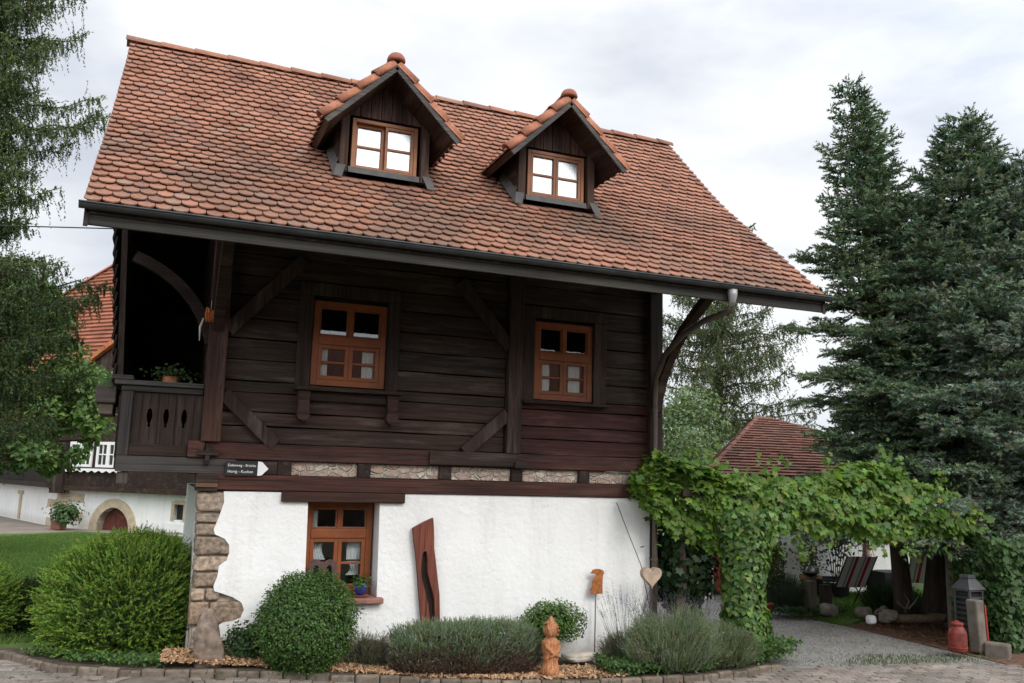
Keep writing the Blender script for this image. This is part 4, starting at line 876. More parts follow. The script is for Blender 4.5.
GG = [(.20, .235, .16), (.13, .185, .085)]
def clipped(name, label, c, rad, n, top, top2, low, seed):
    t_ = thing(name, label, 'hedge', (c[0], c[1], c[2] - rad[2])); d = sph(n); d[:, 1] = np.where((d[:, 1] > 0) & (d[:, 2] < .3), -d[:, 1], d[:, 1])
    Q = d / (np.sum(np.abs(d) ** 4.5, 1) ** (1 / 4.5))[:, None] * (1 + .05 * vnoise(d, seed, 3) + .035 * vnoise(d, seed + 2, 9))[:, None] * (1 - .22 * rng.uniform(0, 1, n) ** 2)[:, None]
    P = Q * np.array(rad) + np.array(c); dr = unit(d * np.array([.55, .55, .35]) + [0, 0, .75] + rng.normal(size=d.shape) * .30); Ls = rng.uniform(.07, .15, n)
    brown = (Q[:, 2] + .30 * vnoise(Q, seed + 4, 4) + .28 * rng.normal(size=n)) < -.05; tn = np.where(rng.uniform(size=(n, 1)) < .55, tints(n, top, .3), tints(n, top2, .3)); tn[brown] = tints(brown.sum(), low, .4)
    leafmesh('foliage', needles(P - dr * .05, dr, Ls, 15, .030, .0032, .6, .25), np.repeat(tn, 15, 0), 'blade', t_)
    nt2 = 260; k = rng.integers(0, n, nt2); k = k[Q[k, 2] > .5]; leafmesh('foliage', needles(P[k], unit(rng.normal(size=(len(k), 3)) * .2 + [0, 0, 1]), np.full(len(k), .13), 8, .015, .003, .5), np.repeat(tints(len(k), (.16, .17, .15), .2), 8, 0), 'blade', t_)
    blob('light_block_core', (c[0], c[1], c[2] - .02), [q * .84 for q in rad], t_, seed=seed, amp=.05); return t_
clipped('lavender_hedge', 'clipped grey-green lavender hedge with a brown woody base below the carved plank', (3.27, 9.36, .205), (.80, .27, .25), 7600, (.225, .265, .19), (.13, .19, .085), (.13, .085, .065), 51)
lavender('lavender', 'sparse grey lavender tuft between the boxwood and the lavender hedge', (2.27, 9.68), (.22, .14), 420, .36, [(.17, .17, .13), (.12, .145, .085)], (.16, .12, .09), None, 3, .0, .7)
lavender('lavender', 'tall wispy lavender with dark flower stalks in front of the white wall', (5.28, 9.35), (.28, .16), 700, .34, [(.15, .165, .115), (.10, .135, .07)], (.13, .10, .075), (150, .1, (.085, .075, .10), .62), 4, -.04, .5)
lavender('lavender', 'big loose grey-green lavender bush at the foot of the house corner', (5.72, 8.98), (.52, .26), 4600, .62, [(.26, .29, .21), (.16, .215, .105)], (.11, .085, .06), (240, .1, (.10, .09, .11), .45), 6, -.06, .8, nl=.045)
lavender('lavender', 'grey-green lavender mound between the big loose bush and the ivy pillar', (6.38, 9.02), (.36, .24), 2300, .46, [(.21, .24, .155), (.125, .18, .08)], (.09, .07, .05), None, 8, -.06, .8, nl=.045)
tp = shrub('standard_shrub', 'small round-headed green shrub on a thin trunk behind the carved figure', 'bush', (4.45, 9.66, .40), (.40, .25, .25), 5200, .030, (.085, .16, .032), .62, .22, 12, new=(.12, .20, .05), newf=.35, shell=.45)
mb = MB(); mb.tube([(4.46, 9.69, -.06), (4.48, 9.68, .15), (4.45, 9.67, .40)], [.022, .018, .012], 8); mb.build('trunk', 'bark', tp)
def carpet(name, label, outline, n, size, col, zr, seed=0, new=None, kind='stuff', cat='ground cover'):
    xs = [p[0] for p in outline]; ys = [p[1] for p in outline]; P = []
    while len(P) < n:
        x, y = rng.uniform(min(xs), max(xs)), rng.uniform(min(ys), max(ys))
        if inpoly(x, y, outline): P.append((x, y))
    P = np.array(P); b = np.array([gz(x, y) for x, y in P]); h = zr * (.45 + .55 * np.clip(vnoise(np.c_[P, P[:, 0]], seed, 4) * .5 + .5, 0, 1)) * np.sqrt(rng.uniform(.02, 1, n))
    Q = np.c_[P, b + h]; tn = tints(n, col, .3)
    if new is not None: m_ = rng.uniform(size=n) < .3; tn[m_] = tints(m_.sum(), new, .25)
    return tag(leafmesh(name, leaves(Q, rng.normal(size=Q.shape) * .6 + [0, -.5, 1], rng.uniform(.6, 1.3, n) * size), tn, 'leaf'), label, cat, None, kind)
carpet('ground_cover', 'low green leafy ground cover spilling to the kerb below the lavender', [(4.75, 8.85), (5.2, 8.74), (6.1, 8.72), (6.3, 8.95), (5.6, 9.25), (4.85, 9.35)], 5200, .042, (.045, .095, .025), .15, 2, (.10, .17, .04))
carpet('ground_cover', 'green weeds and grass at the foot of the ivy pillar', [(6.3, 8.76), (7.2, 8.95), (7.75, 9.25), (7.6, 9.7), (6.5, 9.6)], 4200, .045, (.055, .11, .028), .26, 3, (.12, .18, .05))
carpet('ground_cover', 'scattered green weeds along the kerb under the big yew', [(-1.2, 10.7), (-.6, 10.1), (0, 9.75), (.22, 9.68), (.25, 9.85), (.0, 10.3), (-.8, 11)], 2300, .04, (.06, .12, .03), .10, 4, (.10, .17, .04))
# wood chips
def chipfield(outl, n, hfun):
    xs = [p[0] for p in outl]; ys = [p[1] for p in outl]; P = []
    while len(P) < n:
        x, y = rng.uniform(min(xs), max(xs)), rng.uniform(min(ys), max(ys))
        if inpoly(x, y, outl): P.append((x, y, gz(x, y) + hfun(x, y) + rng.uniform(-.004, .018)))
    return np.array(P)
CP = np.concatenate([chipfield([(.16, 9.68), (.7, 9.58), (1.2, 9.50), (1.85, 9.33), (1.85, 9.92), (.2, 10.0)], 5200, lambda x, y: .01 + .10 * min(1, max(0, (y - 9.5) * 3))), chipfield([(1.8, 9.34), (2.3, 9.22), (2.7, 9.12), (3.5, 8.98), (4.6, 8.80), (5.0, 8.8), (5.0, 9.3), (4.0, 9.5), (2.6, 9.8), (1.8, 9.9)], 6000, lambda x, y: .0)])
nC = len(CP); nr_ = unit(rng.normal(size=(nC, 3)) * .5 + [0, -.2, 1]); QD = np.array([(-.5, -.22, 0), (.5, -.25, 0), (.45, .2, .05), (-.5, .25, 0)])
ct = tints(nC, (1, 1, 1), .3, .08); dk = rng.uniform(size=nC) < .25; ct[dk] *= .55
tag(leafmesh('wood_chips', leaves(CP, nr_, rng.uniform(.02, .055, nC), QD), np.clip(ct, 0, 1.6), 'chips'), 'orange-brown wood chip mulch spread over the flower bed', 'mulch', None, 'stuff')
def blades(name, label, outl, n, h, col, wd=.006):
    xs = [p[0] for p in outl]; ys = [p[1] for p in outl]; P = np.c_[rng.uniform(min(xs), max(xs), n * 3), rng.uniform(min(ys), max(ys), n * 3)]
    P = np.array([p for p in P if inpoly(p[0], p[1], outl)])[:n]; m_ = len(P); o = np.c_[P, [gz(x, y) - .035 for x, y in P]]
    d = unit(rng.normal(size=(m_, 3)) * .38 + [0, 0, 1]); s_ = unit(np.cross(d, rng.normal(size=(m_, 3)))) * wd
    V = np.stack([o - s_, o + s_, o + d * (h * rng.uniform(.5, 1.3, m_))[:, None]], 1); return tag(leafmesh(name, V, tints(m_, col, .3), 'blade'), label, 'grass', None, 'stuff')
blades('grass', 'short mown green grass of the lawn on the left', [(-8, 19), (-3.2, 12.7), (-1.6, 11.5), (-.5, 11.5), (.3, 12), (.35, 15), (2, 24), (2, 28), (-2.4, 31.5), (-8, 27)], 85000, .07, (.105, .175, .042), .012)
blades('grass', 'short green grass of the garden lawn under the deck chair', [(10.4, 12.4), (10.6, 11.5), (11.2, 11.7), (16, 11), (16, 14.5), (10.4, 14.5)], 22000, .06, (.11, .19, .045), .010)
blades('grass', 'tufts of grass in the seam between driveway and paving', [(7.9, 8.75), (8.6, 8.62), (9.6, 8.55), (10.3, 8.5), (10.3, 8.75), (9.5, 9.0), (8.6, 9.2)], 620, .045, (.075, .12, .035), .006)
blades('grass', 'thin grass growing along the kerb joints', [(x, y - .08) for x, y in KERB] + [(x, y + .02) for x, y in KERB[::-1]], 1300, .05, (.07, .13, .03), .005)

# ------------------------------------------------------------------ farmhouse beyond the lawn
K_ = Vector((-2.6, 34.2, -.05)); d1_ = Vector((.6919, -.7220, 0)); bk_ = Vector((.7220, .6919, 0))
FM = Matrix(((d1_.x, bk_.x, 0, K_.x), (d1_.y, bk_.y, 0, K_.y), (0, 0, 1, K_.z), (0, 0, 0, 1)))
fh = thing('farmhouse', 'distant farmhouse with red tiled roof, white plinth and stone cellar arch beyond the lawn', 'house', tuple(FM @ Vector((3, 4, 0))))
def fbox(name, mat, *bs, tn=(1, 1, 1), par=fh):
    q = MB()
    for b_ in bs: q.box(*b_, tint=tn, M=FM)
    return q.build(name, mat, par)
ar = [(1.83 + .77 * math.cos(t_), -.03 + .77 * math.sin(t_)) for t_ in np.linspace(0, math.pi, 20).tolist()]; ar_o = [(1.83 + 1.10 * math.cos(t_), -.03 + 1.06 * math.sin(t_)) for t_ in np.linspace(0, math.pi, 20).tolist()]
poly('plinth_wall', [(-.98, -.2), (1.06, -.2)] + ar[::-1] + [(2.60, -.2), (9, -.2), (9, 1.25), (-.98, 1.25)], [[(4.55, .45), (4.95, .45), (4.95, .95), (4.55, .95)]], 0, .5, 'plaster', fh, 0, FM)
poly('cellar_arch', [(.73, -.2)] + ar_o[::-1] + [(2.93, -.2), (2.60, -.2)] + ar + [(1.06, -.2)], [], -.05, .3, 'sandstone', fh, .01, FM)
fbox('cellar_door', 'red_timber_x', (1.0, 2.7, .25, .32, -.2, .8), tn=(2.6, 1.7, 1.6))
fbox('cellar_window', 'sandstone', (4.42, 4.55, -.03, .2, .42, 1.05), (4.95, 5.1, -.03, .2, .42, 1.05), (4.55, 4.95, -.03, .2, .95, 1.08)); fbox('window_grate', 'black_metal', (4.55, 4.95, .12, .14, .45, .95)); fbox('window_board', 'white_paint', (4.2, 5.3, -.05, -.01, .05, .33))
for (a, b_, z0, z1) in ((-1.0, -.50, -.2, 1.24), (-.50, .32, .86, 1.15), (-.50, .32, .25, .52)): fbox('corner_stone', 'sandstone', (a, b_, -.035, .05, z0, z1))
q = MB()
for (z0, z1) in ((.62, .88), (-.02, .25)): q.box(-1.02, -.94, .05, .8, z0, z1, M=FM)
# the left wing turns away
L0 = FM @ Vector((-.98, 0, 0)); LD = Vector((-.36, .933, 0)); LN = Vector((-.933, -.36, 0))
LM = Matrix(((LD.x, -LN.x, 0, L0.x), (LD.y, -LN.y, 0, L0.y), (0, 0, 1, L0.z), (0, 0, 0, 1)))
q = MB(); q.box(0, 14, 0, .4, -.3, 1.32, M=LM); q.build('wing_wall', 'plaster', fh)
q = MB()
for (z0, z1) in ((.62, .9), (-.02, .25)): q.box(-.01, 1.1, -.03, .1, z0, z1, M=LM)
q.build('corner_stone', 'sandstone', fh)
q = MB(); q.box(4.6, 4.9, -.04, .2, .0, .95, M=LM); q.box(4.45, 5.1, -.06, .1, .95, 1.08, M=LM); q.build('niche_post', 'sandstone', fh)
q = MB(); q.box(-.3, 14, -.5, .5, 1.33, 1.5, (.7, .7, .7), M=LM); q.box(-.1, 14, 0, .3, 1.5, 4.6, (.6, .6, .6), M=LM); q.build('wing_timber', 'timber_x', fh)
fbox('storey_beam', 'timber_x', (-1.1, 9, -.32, .4, 1.26, 1.42), tn=(1.1, .9, .8))
fbox('timber_wall', 'timber_x', (-1.0, 9, -.22, .3, 1.42, 4.9), tn=(.8, .7, .65))
fbox('corner_bracket', 'timber_z', (-.95, -.35, -.42, -.22, 1.15, 3.0), tn=(.8, .8, .8))
for k, (a, b_) in enumerate(((-.30, .80), (1.02, 2.12))):
    wn = fbox('window', 'white_paint', (a, b_, -.28, -.2, 2.08, 2.17), (a, b_, -.28, -.2, 2.85, 2.95), (a, a + .09, -.28, -.2, 2.17, 2.85), (b_ - .09, b_, -.28, -.2, 2.17, 2.85), ((a + b_) / 2 - .07, (a + b_) / 2 + .07, -.281, -.2, 2.17, 2.85))
    m_ = (a + b_) / 2
    fbox('glazing_bar', 'white_paint', (a + .09, m_ - .07, -.27, -.21, 2.5, 2.54), (m_ + .07, b_ - .09, -.27, -.21, 2.5, 2.54), ((a + .09 + m_ - .07) / 2 - .015, (a + .09 + m_ - .07) / 2 + .015, -.268, -.212, 2.17, 2.85), ((m_ + .07 + b_ - .09) / 2 - .015, (m_ + .07 + b_ - .09) / 2 + .015, -.268, -.212, 2.17, 2.85), par=wn)
    fbox('pane', 'black_plastic', (a + .05, b_ - .05, -.235, -.225, 2.12, 2.9), par=wn)
vl = [(-.45, 2.03)] + [(-.45 + 2.8 * k / 40, 1.93 + .035 * math.cos(k * 1.26)) for k in range(41)] + [(2.35, 2.03)]
poly('scalloped_board', vl, [], -.345, -.33, 'white_paint', fh, 0, FM); fbox('awning_board', 'red_timber_x', (-.45, 2.35, -.329, -.25, 1.96, 2.08), tn=(1.6, .9, .9))
mb = MB(); rows_ = 46
def rp(s_, y, z): return FM @ Vector((s_, y, z))
def hipx(y): return -4.32 - 2.15 * (2.18 - y) if y < 4.2 else 0
for r_ in range(rows_):
    y0, y1 = -.6 + 4.85 * r_ / rows_, -.6 + 4.85 * (r_ + 1) / rows_; z0, z1 = 4.6 + 1.6 * (y0 + .6), 4.6 + 1.6 * (y1 + .6); g_ = random.uniform(.85, 1.15); tn = (.33 * g_, .125 * g_, .075 * g_)
    s_ = hipx(y0)
    while s_ < 9:
        e_ = s_ + .9; k = random.uniform(.85, 1.12); tk = tuple(c_ * k for c_ in tn)
        mb.add([rp(s_, y0 - .05, z0 + .05), rp(e_, y0 - .05, z0 + .05), rp(e_, y1, z1), rp(s_, y1, z1), rp(s_, y0 - .01, z0), rp(e_, y0 - .01, z0)], [(0, 1, 2, 3), (4, 5, 1, 0)], tk); s_ = e_
mb.add([rp(hipx(-.6), -.6, 4.55), rp(hipx(4.2), 4.2, 12.2), rp(-3, 12, 4.6)], [(0, 1, 2)], (.3, .11, .07))
mb.build('roof', 'roof_tile', fh)
mb = MB(); ridge_piece(mb, rp(hipx(-.6), -.6, 4.62), rp(hipx(2.0), 2.0, 8.80), .12, tn=(.32, .12, .075), flare=1); ridge_piece(mb, rp(hipx(2.0), 2.0, 8.80), rp(0, 4.2, 12.3), .12, tn=(.34, .12, .075), flare=1); mb.build('hip_tiles', 'roof_tile', fh)
poly('cross_gable', [(-.10, 4.85), (4, 4.85), (8.1, 4.85), (4, 7.65), (-.10, 5.40)], [], -.30, 3.0, 'timber_z', fh, 0, FM)
mb = MB()
for s0, e0 in (((-.45, 5.32), (4.0, 7.80)), ((8.4, 5.32), (4.0, 7.80))):
    for k in range(14):
        a, b_ = k / 14, (k + 1) / 14 + .01; p = [s0[0] + (e0[0] - s0[0]) * a, s0[1] + (e0[1] - s0[1]) * a]; q = [s0[0] + (e0[0] - s0[0]) * b_, s0[1] + (e0[1] - s0[1]) * b_]; g_ = random.uniform(.85, 1.15)
        mb.beam(rp(p[0], -.42, p[1] + .02), rp(q[0], -.42, q[1]), .16, .16, (0, 0, 1), (.50 * g_, .17 * g_, .075 * g_)); mb.beam(rp(p[0], 1.3, p[1]), rp(q[0], 1.3, q[1]), 3.3, .06, (0, 0, 1), (.34 * g_, .12 * g_, .08 * g_))
mb.build('gable_roof', 'roof_tile', fh)

pl = thing('planter', 'terracotta trough with a green plant before the distant white plinth', 'planter', tuple(FM @ Vector((.2, -.8, 0))))
q = MB(); q.box(.05, .48, -1.0, -.7, -.02, .26, M=FM); q.build('trough', 'saucer_clay', pl, bevel=.02)
c_ = np.array(FM @ Vector((.45, -.8, .55))); P_ = c_ + rng.normal(size=(900, 3)) * np.array([.22, .2, .17]); leafmesh('foliage', leaves(P_, P_ - c_ + [0, 0, .3], rng.uniform(.08, .16, 900)), tints(900, (.06, .12, .035)), 'leaf', pl)
mb = MB(); cb_ = [(-.60, 10.2, 4.67), (-4, 10.6, 4.42), (-8, 11.0, 4.32), (-16, 11.8, 4.5)]; mb.tube(cb_, .007, 6); tag(mb.build('overhead_cable', 'cable_black', None, at=(-.6, 10.2, 4.67)), 'thin black overhead cable running from the gable into the left spruce', 'cable')

# ------------------------------------------------------------------ trees
def broadleaf(name, label, cat, root, hgt, clumps, leafs, size, col, new, trunk_r, tpl=OVAL, group=None, core=None):
    t_ = thing(name, label, cat, root, group); P = []; Nn = []
    mb = MB(); rv = Vector(root); tops = Vector((root[0], root[1], root[2] + hgt * .55)); mb.tube([rv, rv.lerp(tops, .5) + Vector((.05, .03, 0)), tops], [trunk_r * 1.25, trunk_r * .9, trunk_r * .6], 9)
    for (c, r_) in clumps:
        a = rv.lerp(tops, random.uniform(.45, .95)); m_ = (a + Vector(c)) / 2 + Vector((0, 0, .15 * hgt * random.uniform(0, .4))); mb.tube([a, m_, Vector(c)], [trunk_r * .38, trunk_r * .22, trunk_r * .08], 6)
        n_ = int(leafs * r_ ** 2); d = sph(n_); k = 1 - .5 * rng.uniform(0, 1, n_) ** 2; q = np.array(c) + d * (r_ * k * (1 + .3 * vnoise(d, int(abs(c[0]) * 100), 3)))[:, None] * np.array([1, 1, .72]); P.append(q); Nn.append(d)
    mb.build('trunk', 'bark', t_, smooth=True); P = np.concatenate(P); Nn = np.concatenate(Nn); tn = tints(len(P), col, .3)
    m_ = rng.uniform(size=len(P)) < .22; tn[m_] = tints(m_.sum(), new, .25)
    leafmesh('crown', leaves(P, Nn * .6 + rng.normal(size=P.shape) * .6 + [0, 0, .5], rng.uniform(.6, 1.35, len(P)) * size, tpl, .4), tn, 'leaf', t_); return t_
cl = []
for k in range(120):
    z = random.uniform(1.95, 6.2); xm = float(np.interp(z, [1.9, 2.5, 4.0, 4.5, 5.0, 5.8, 6.3], [-2.2, -1.15, -1.05, -1.75, -2.1, -2.3, -3.0])); x = random.uniform(-4.6, xm - .25)
    cl.append(((x, 21.9 + random.uniform(-.9, .9), z), random.uniform(.24, .46)))
broadleaf('broadleaf_tree', 'leafy green deciduous tree before the distant farmhouse, behind the hanging spruce', 'tree', (-5.2, 22.6, .06), 5.0, cl, 1500, .105, (.085, .150, .042), (.15, .23, .06), .16, IVY)
cl = [((13.7 + random.gauss(0, .5), 20.9 + random.gauss(0, .5), z), .42 + .3 * (1 - abs(z - 3.2) / 2.2)) for z in np.linspace(1.6, 4.45, 22).tolist()]
broadleaf('willow', 'pale green rounded tree behind the pergola, left of the hut roof', 'tree', (13.75, 20.9, -.06), 3.6, cl, 900, .10, (.125, .185, .085), (.19, .25, .12), .10)

def conifer(name, label, root, apex, Rb, zmin, col, tip, seed, step=.22, nb=7, weep=0.0, m=14, nl=.075, nw=.013, tw=.40, rise=.25, droop=.55, upt=.28, group=None, azim=None, trunk_r=.15, dens=1.9, pw=.85, extra=None):
    """tapered trunk, whorls of boughs, side twigs and needles"""
    g = np.random.default_rng(seed); t_ = thing(name, label, 'tree', root, group); rv, av = np.array(root, float), np.array(apex, float); H = np.linalg.norm(av - rv)
    mb = MB(); mb.tube([tuple(rv + (av - rv) * u_) for u_ in (0, .03, .1, .3, .6, .85, 1)], [trunk_r * 1.5, trunk_r * 1.15, trunk_r, trunk_r * .75, trunk_r * .38, trunk_r * .14, .008], 10); mb.build('trunk', 'bark', t_, smooth=True)
    O, D, L, B = [], [], [], []; bb = MB(); br = []
    z = zmin
    while z < .985 * H:
        tt = z / H; n_ = max(4, int(nb * (1.1 - .35 * tt))); a0 = g.uniform(0, 6.28)
        for k in range(n_): br.append((z + g.uniform(-.6, .6) * step, a0 + 6.283 * k / n_ + g.normal() * .25, 1.0))
        z += step * (1 - .45 * tt)
    for e_ in (extra or []): br.append(e_)
    for (z, az, lm) in br:
        tt = min(.99, max(0, z / H))
        if azim and not azim(az): continue
        ln = (Rb * (1 - tt) ** pw * g.uniform(.68, 1.15) + .14) * lm; h = np.array([math.cos(az), math.sin(az), 0]); p0 = rv + (av - rv) * tt
        us = np.linspace(0, 1, 9); zc = ln * (rise * us * (1 if tt > .5 else .4) - droop * us ** 2 * (1.1 - tt) + upt * us ** 3)
        pts = p0 + h[None] * (ln * us)[:, None] + np.c_[np.zeros(9), np.zeros(9), zc] + np.r_[[[0, 0, 0]], g.normal(size=(8, 3)) * .02 * ln]
        if ln > .5: bb.tube([tuple(p) for p in pts], [max(.005, (.013 if weep else .022) * ln * (1 - .9 * u_)) for u_ in us], 4, cap=False)
        nt_ = max(5, int(ln / .075 * dens))
        for q in range(nt_):
            u_ = .03 + .97 * (q + g.uniform(0, 1)) / nt_; i = min(7, int(u_ * 8)); fr_ = u_ * 8 - i; p = pts[i] * (1 - fr_) + pts[i + 1] * fr_; tg = pts[i + 1] - pts[i]; tg = tg / np.linalg.norm(tg)
            lat = np.cross(tg, [0, 0, 1]); lat /= np.linalg.norm(lat) + 1e-6; sgn = 1 if q % 2 else -1
            dv = tg * g.uniform(.5, .9) + lat * sgn * g.uniform(.5, 1.0) + np.array([0, 0, g.uniform(-.25, .15)]); 
            if weep: dv = tg * .22 + lat * sgn * .30 + np.array([0, 0, -weep]) + g.normal(size=3) * .17
            dv /= np.linalg.norm(dv); l_ = (tw * ln ** .75 * (1 - .72 * u_) + .07) * g.uniform(.7, 1.25)
            if weep: l_ = tw * min(1.7, .22 + g.exponential(.55)) * (1 - .45 * u_) * min(1, ln); p = p + g.normal(size=3) * np.array([.05, .05, .04])
            O.append(p); D.append(dv); L.append(l_); B.append(0)
            if not weep and l_ > .22:
                for w_ in range(int(l_ / .10)):
                    f_ = .25 + .75 * (w_ + g.uniform(0, 1)) / int(l_ / .10); d2 = dv * .75 + np.cross(dv, [0, 0, 1]) * (1 if w_ % 2 else -1) * .65 + np.array([0, 0, g.uniform(-.2, .25)]); O.append(p + dv * l_ * f_); D.append(d2 / np.linalg.norm(d2)); L.append((l_ * .5 * (1 - f_ * .6) + .05) * g.uniform(.8, 1.2)); B.append(1)
        if weep:
            for q in range(8):
                for w_ in range(3): dv = (pts[q + 1] - pts[q]) / np.linalg.norm(pts[q + 1] - pts[q]) + g.normal(size=3) * .45; O.append(pts[q] + g.normal(size=3) * .02); D.append(dv / np.linalg.norm(dv)); L.append(ln / 8 + .14); B.append(1)
        O.append(pts[-2]); D.append((pts[-1] - pts[-2]) / np.linalg.norm(pts[-1] - pts[-2])); L.append(.16 + .08 * ln); B.append(1)
    for w_ in range(8): O.append(av - [0, 0, .5 - .06 * w_]); D.append(np.array([math.cos(w_ * 2.4) * .4, math.sin(w_ * 2.4) * .4, 1])); L.append(.22); B.append(1)
    bb.build('boughs', 'bark', t_); O, D, L = map(np.array, (O, D, L)); mm = np.full(len(O), m)
    tn = np.where(np.array(B)[:, None] > 0, tints(len(O), tip, .3), tints(len(O), col, .3))
    leafmesh('crown', needles(O, D, L, m, nl, nw, .85, .25), np.repeat(tn, m, 0), 'needle', t_); return t_, len(O)
BL, BT = (.046, .082, .042), (.150, .205, .120)
c1, k1 = conifer('blue_spruce', 'tallest dark blue-green spruce right of the roof, leaning slightly left', (11.83, 11.5, -.05), (11.42, 11.95, 9.62), 2.35, 1.75, BL, BT, 3, trunk_r=.14, pw=.80, azim=lambda a: math.sin(a) < .35)
c2, k2 = conifer('blue_spruce', 'second tall spruce with a pointed top right of the tallest', (12.15, 11.2, -.05), (12.70, 10.55, 8.65), 2.45, 1.75, BL, (.155, .210, .135), 5, trunk_r=.18, pw=.72)
c3, k3 = conifer('blue_spruce', 'silvery spruce at the right picture edge, its boughs hanging over the ivy', (12.05, 10.7, -.05), (13.35, 9.85, 7.75), 2.7, 1.5, (.052, .088, .054), (.205, .255, .195), 8, trunk_r=.115, pw=.70)
pn, kp = conifer('norway_spruce', 'thin olive spruce with drooping twigs far behind the roof end', (16.55, 23.8, -.1), (16.95, 23.5, 10.7), 3.6, 2.5, (.085, .105, .048), (.12, .145, .068), 13, step=.50, nb=6, weep=.9, m=12, nl=.10, nw=.020, tw=.85, rise=.1, droop=.25, upt=.25, trunk_r=.22, dens=2.0, pw=.5)
ls, kl = conifer('weeping_spruce', 'old spruce with long hanging twigs at the left picture edge', (-2.95, 13.7, .08), (-2.75, 13.8, 12.5), 0.92, 2.5, (.074, .110, .042), (.125, .170, .062), 21, step=.44, nb=9, weep=1.1, m=16, nl=.052, nw=.0100, tw=.46, rise=.22, droop=.5, upt=.34, trunk_r=.24, dens=6.0, pw=.35,
    extra=[(8.55, -.2, 1.56), (8.1, .15, 1.63), (7.75, -.35, 1.43), (6.75, 0, 2.07), (6.6, -.25, 1.84), (6.4, .2, 1.77), (5.7, -.4, 1.50), (4.75, -.1, 1.56), (4.6, -.35, 1.70), (4.4, .1, 1.77), (4.3, -.6, 1.77), (4.0, -.2, 1.90), (3.8, .2, 1.84), (3.7, -.5, 1.84), (3.3, -.1, 1.84), (3.2, -.4, 1.84), (3.0, .25, 1.77), (2.7, -.2, 1.70), (2.6, -.5, 1.77), (4.9, .2, 1.63), (4.5, -.15, 2.04), (4.2, -.3, 2.11), (3.9, 0, 2.04), (7.1, .1, 1.77), (8.9, 0, 1.63)])
print('twigs', k1, k2, k3, kp, kl)

# ------------------------------------------------------------------ pergola, vine, ivy
pg = thing('pergola', 'timber pergola frame spanning the driveway under the grapevine', 'pergola', (8.6, 9.8, -.05))
for (x, y) in ((6.95, 9.45), (11.2, 9.95)): q = MB(); q.box(x - .07, x + .07, y - .07, y + .07, -.1, 1.898); q.build('post', 'weathered_post', pg, bevel=.01)
for y in (9.45, 10.3): q = MB(); q.box(6.1, 11.25, y - .05, y + .05, 1.90, 1.99); q.build('beam', 'timber_x', pg, bevel=.01)
for k in range(9): q = MB(); x = 6.3 + k * .6; q.box(x - .03, x + .03, 9.55, 10.45, 1.992, 2.04); q.build('crossbar', 'timber_y', pg)
gv = thing('grapevine', 'bright green grapevine sprawling over the pergola from the house corner', 'vine', (6.25, 9.75, -.05))
mb = MB(); mb.tube([(6.28, 9.75, -.08), (6.24, 9.72, .4), (6.33, 9.76, .9), (6.25, 9.7, 1.5), (6.5, 9.6, 2.0), (7.5, 9.6, 2.1), (9.5, 9.6, 2.12)], [.085, .07, .06, .05, .04, .03, .02], 8); mb.tube([(6.25, 9.7, 1.4), (5.95, 9.72, 1.9), (5.7, 9.8, 2.2)], [.03, .02, .01], 6); mb.build('trunk', 'bark', gv, smooth=True)
TX = [5.62, 5.9, 6.3, 6.8, 7.4, 8.2, 8.8, 9.2, 9.6, 10.1, 10.6, 11.2]; TZ = [2.10, 2.42, 2.36, 2.22, 2.14, 2.14, 2.24, 2.42, 2.36, 2.16, 2.0, 1.75]; BX = [5.6, 6.0, 6.4, 6.8, 7.2, 7.6, 8.2, 8.9, 9.6, 10.2, 11.2]; BZ = [1.9, 1.55, 1.25, 1.15, 1.20, 1.42, 1.46, 1.40, 1.36, 1.38, 1.45]
n_ = 9500; x = rng.uniform(5.6, 11.2, n_); x = np.where(rng.uniform(size=n_) < .22, rng.uniform(5.7, 7.4, n_), x); tz = np.interp(x, TX, TZ) + .07 * vnoise(np.c_[x * 3, x * 0, x * 0], 3, 2); bz = np.interp(x, BX, BZ) + .12 * vnoise(np.c_[x * 4, x * 0, x * 0], 7, 2)
zf = rng.uniform(0, 1, n_); front = rng.uniform(size=n_) < .55; y0 = np.interp(x, [5.6, 6.2, 7, 11.2], [9.62, 9.42, 9.22, 9.25])
yf = y0 + .10 * vnoise(np.c_[x * 2, zf * 3, x], 5, 2) + .25 * (zf - .5) ** 2 * 2 + rng.exponential(.09, n_)
yb = rng.uniform(9.3, 10.0, n_); zt_ = tz - rng.exponential(.10, n_) - .10 * ((yb - 9.8) / .7) ** 2; zz = np.where(front, bz + (tz - bz) * zf, zt_); yy = np.where(front, yf, yb)
hole = (vnoise(np.c_[x, yy, zz], 21, 5) < -.75) & front; keep = ~hole; P = np.c_[x, yy, zz][keep]; fr_ = front[keep]
nv = np.where(fr_[:, None], np.array([[0, -1, .45]]), np.array([[0, -.25, 1]])) + rng.normal(size=P.shape) * .38
tn = tints(len(P), (.115, .205, .042), .28); m_ = rng.uniform(size=len(P)) < .28; tn[m_] = tints(m_.sum(), (.20, .30, .055), .25); m_ = rng.uniform(size=len(P)) < .012; tn[m_] = (.28, .26, .05)
leafmesh('foliage', leaves(P, nv, rng.uniform(.055, .125, len(P)), VINE, .9), tn, 'vine_leaf', gv)
P = []
for k in range(60):                                   # free shoots above and hanging below
    x = random.uniform(5.7, 10.9); up_ = k % 2; z0 = float(np.interp(x, TX, TZ) if up_ else np.interp(x, BX, BZ)); dx = random.uniform(-.15, .15); ln = random.uniform(.12, .38)
    for j in range(int(ln / .045)): P.append((x + dx * j * .045 / ln, 9.35 + random.gauss(0, .06), z0 + (1 if up_ else -1) * j * .045 + .02))
P = np.array(P); leafmesh('foliage', leaves(P, rng.normal(size=P.shape) * .6 + [0, -.8, .3], rng.uniform(.045, .095, len(P)), VINE, .7), tints(len(P), (.13, .215, .045), .25), 'vine_leaf', gv)
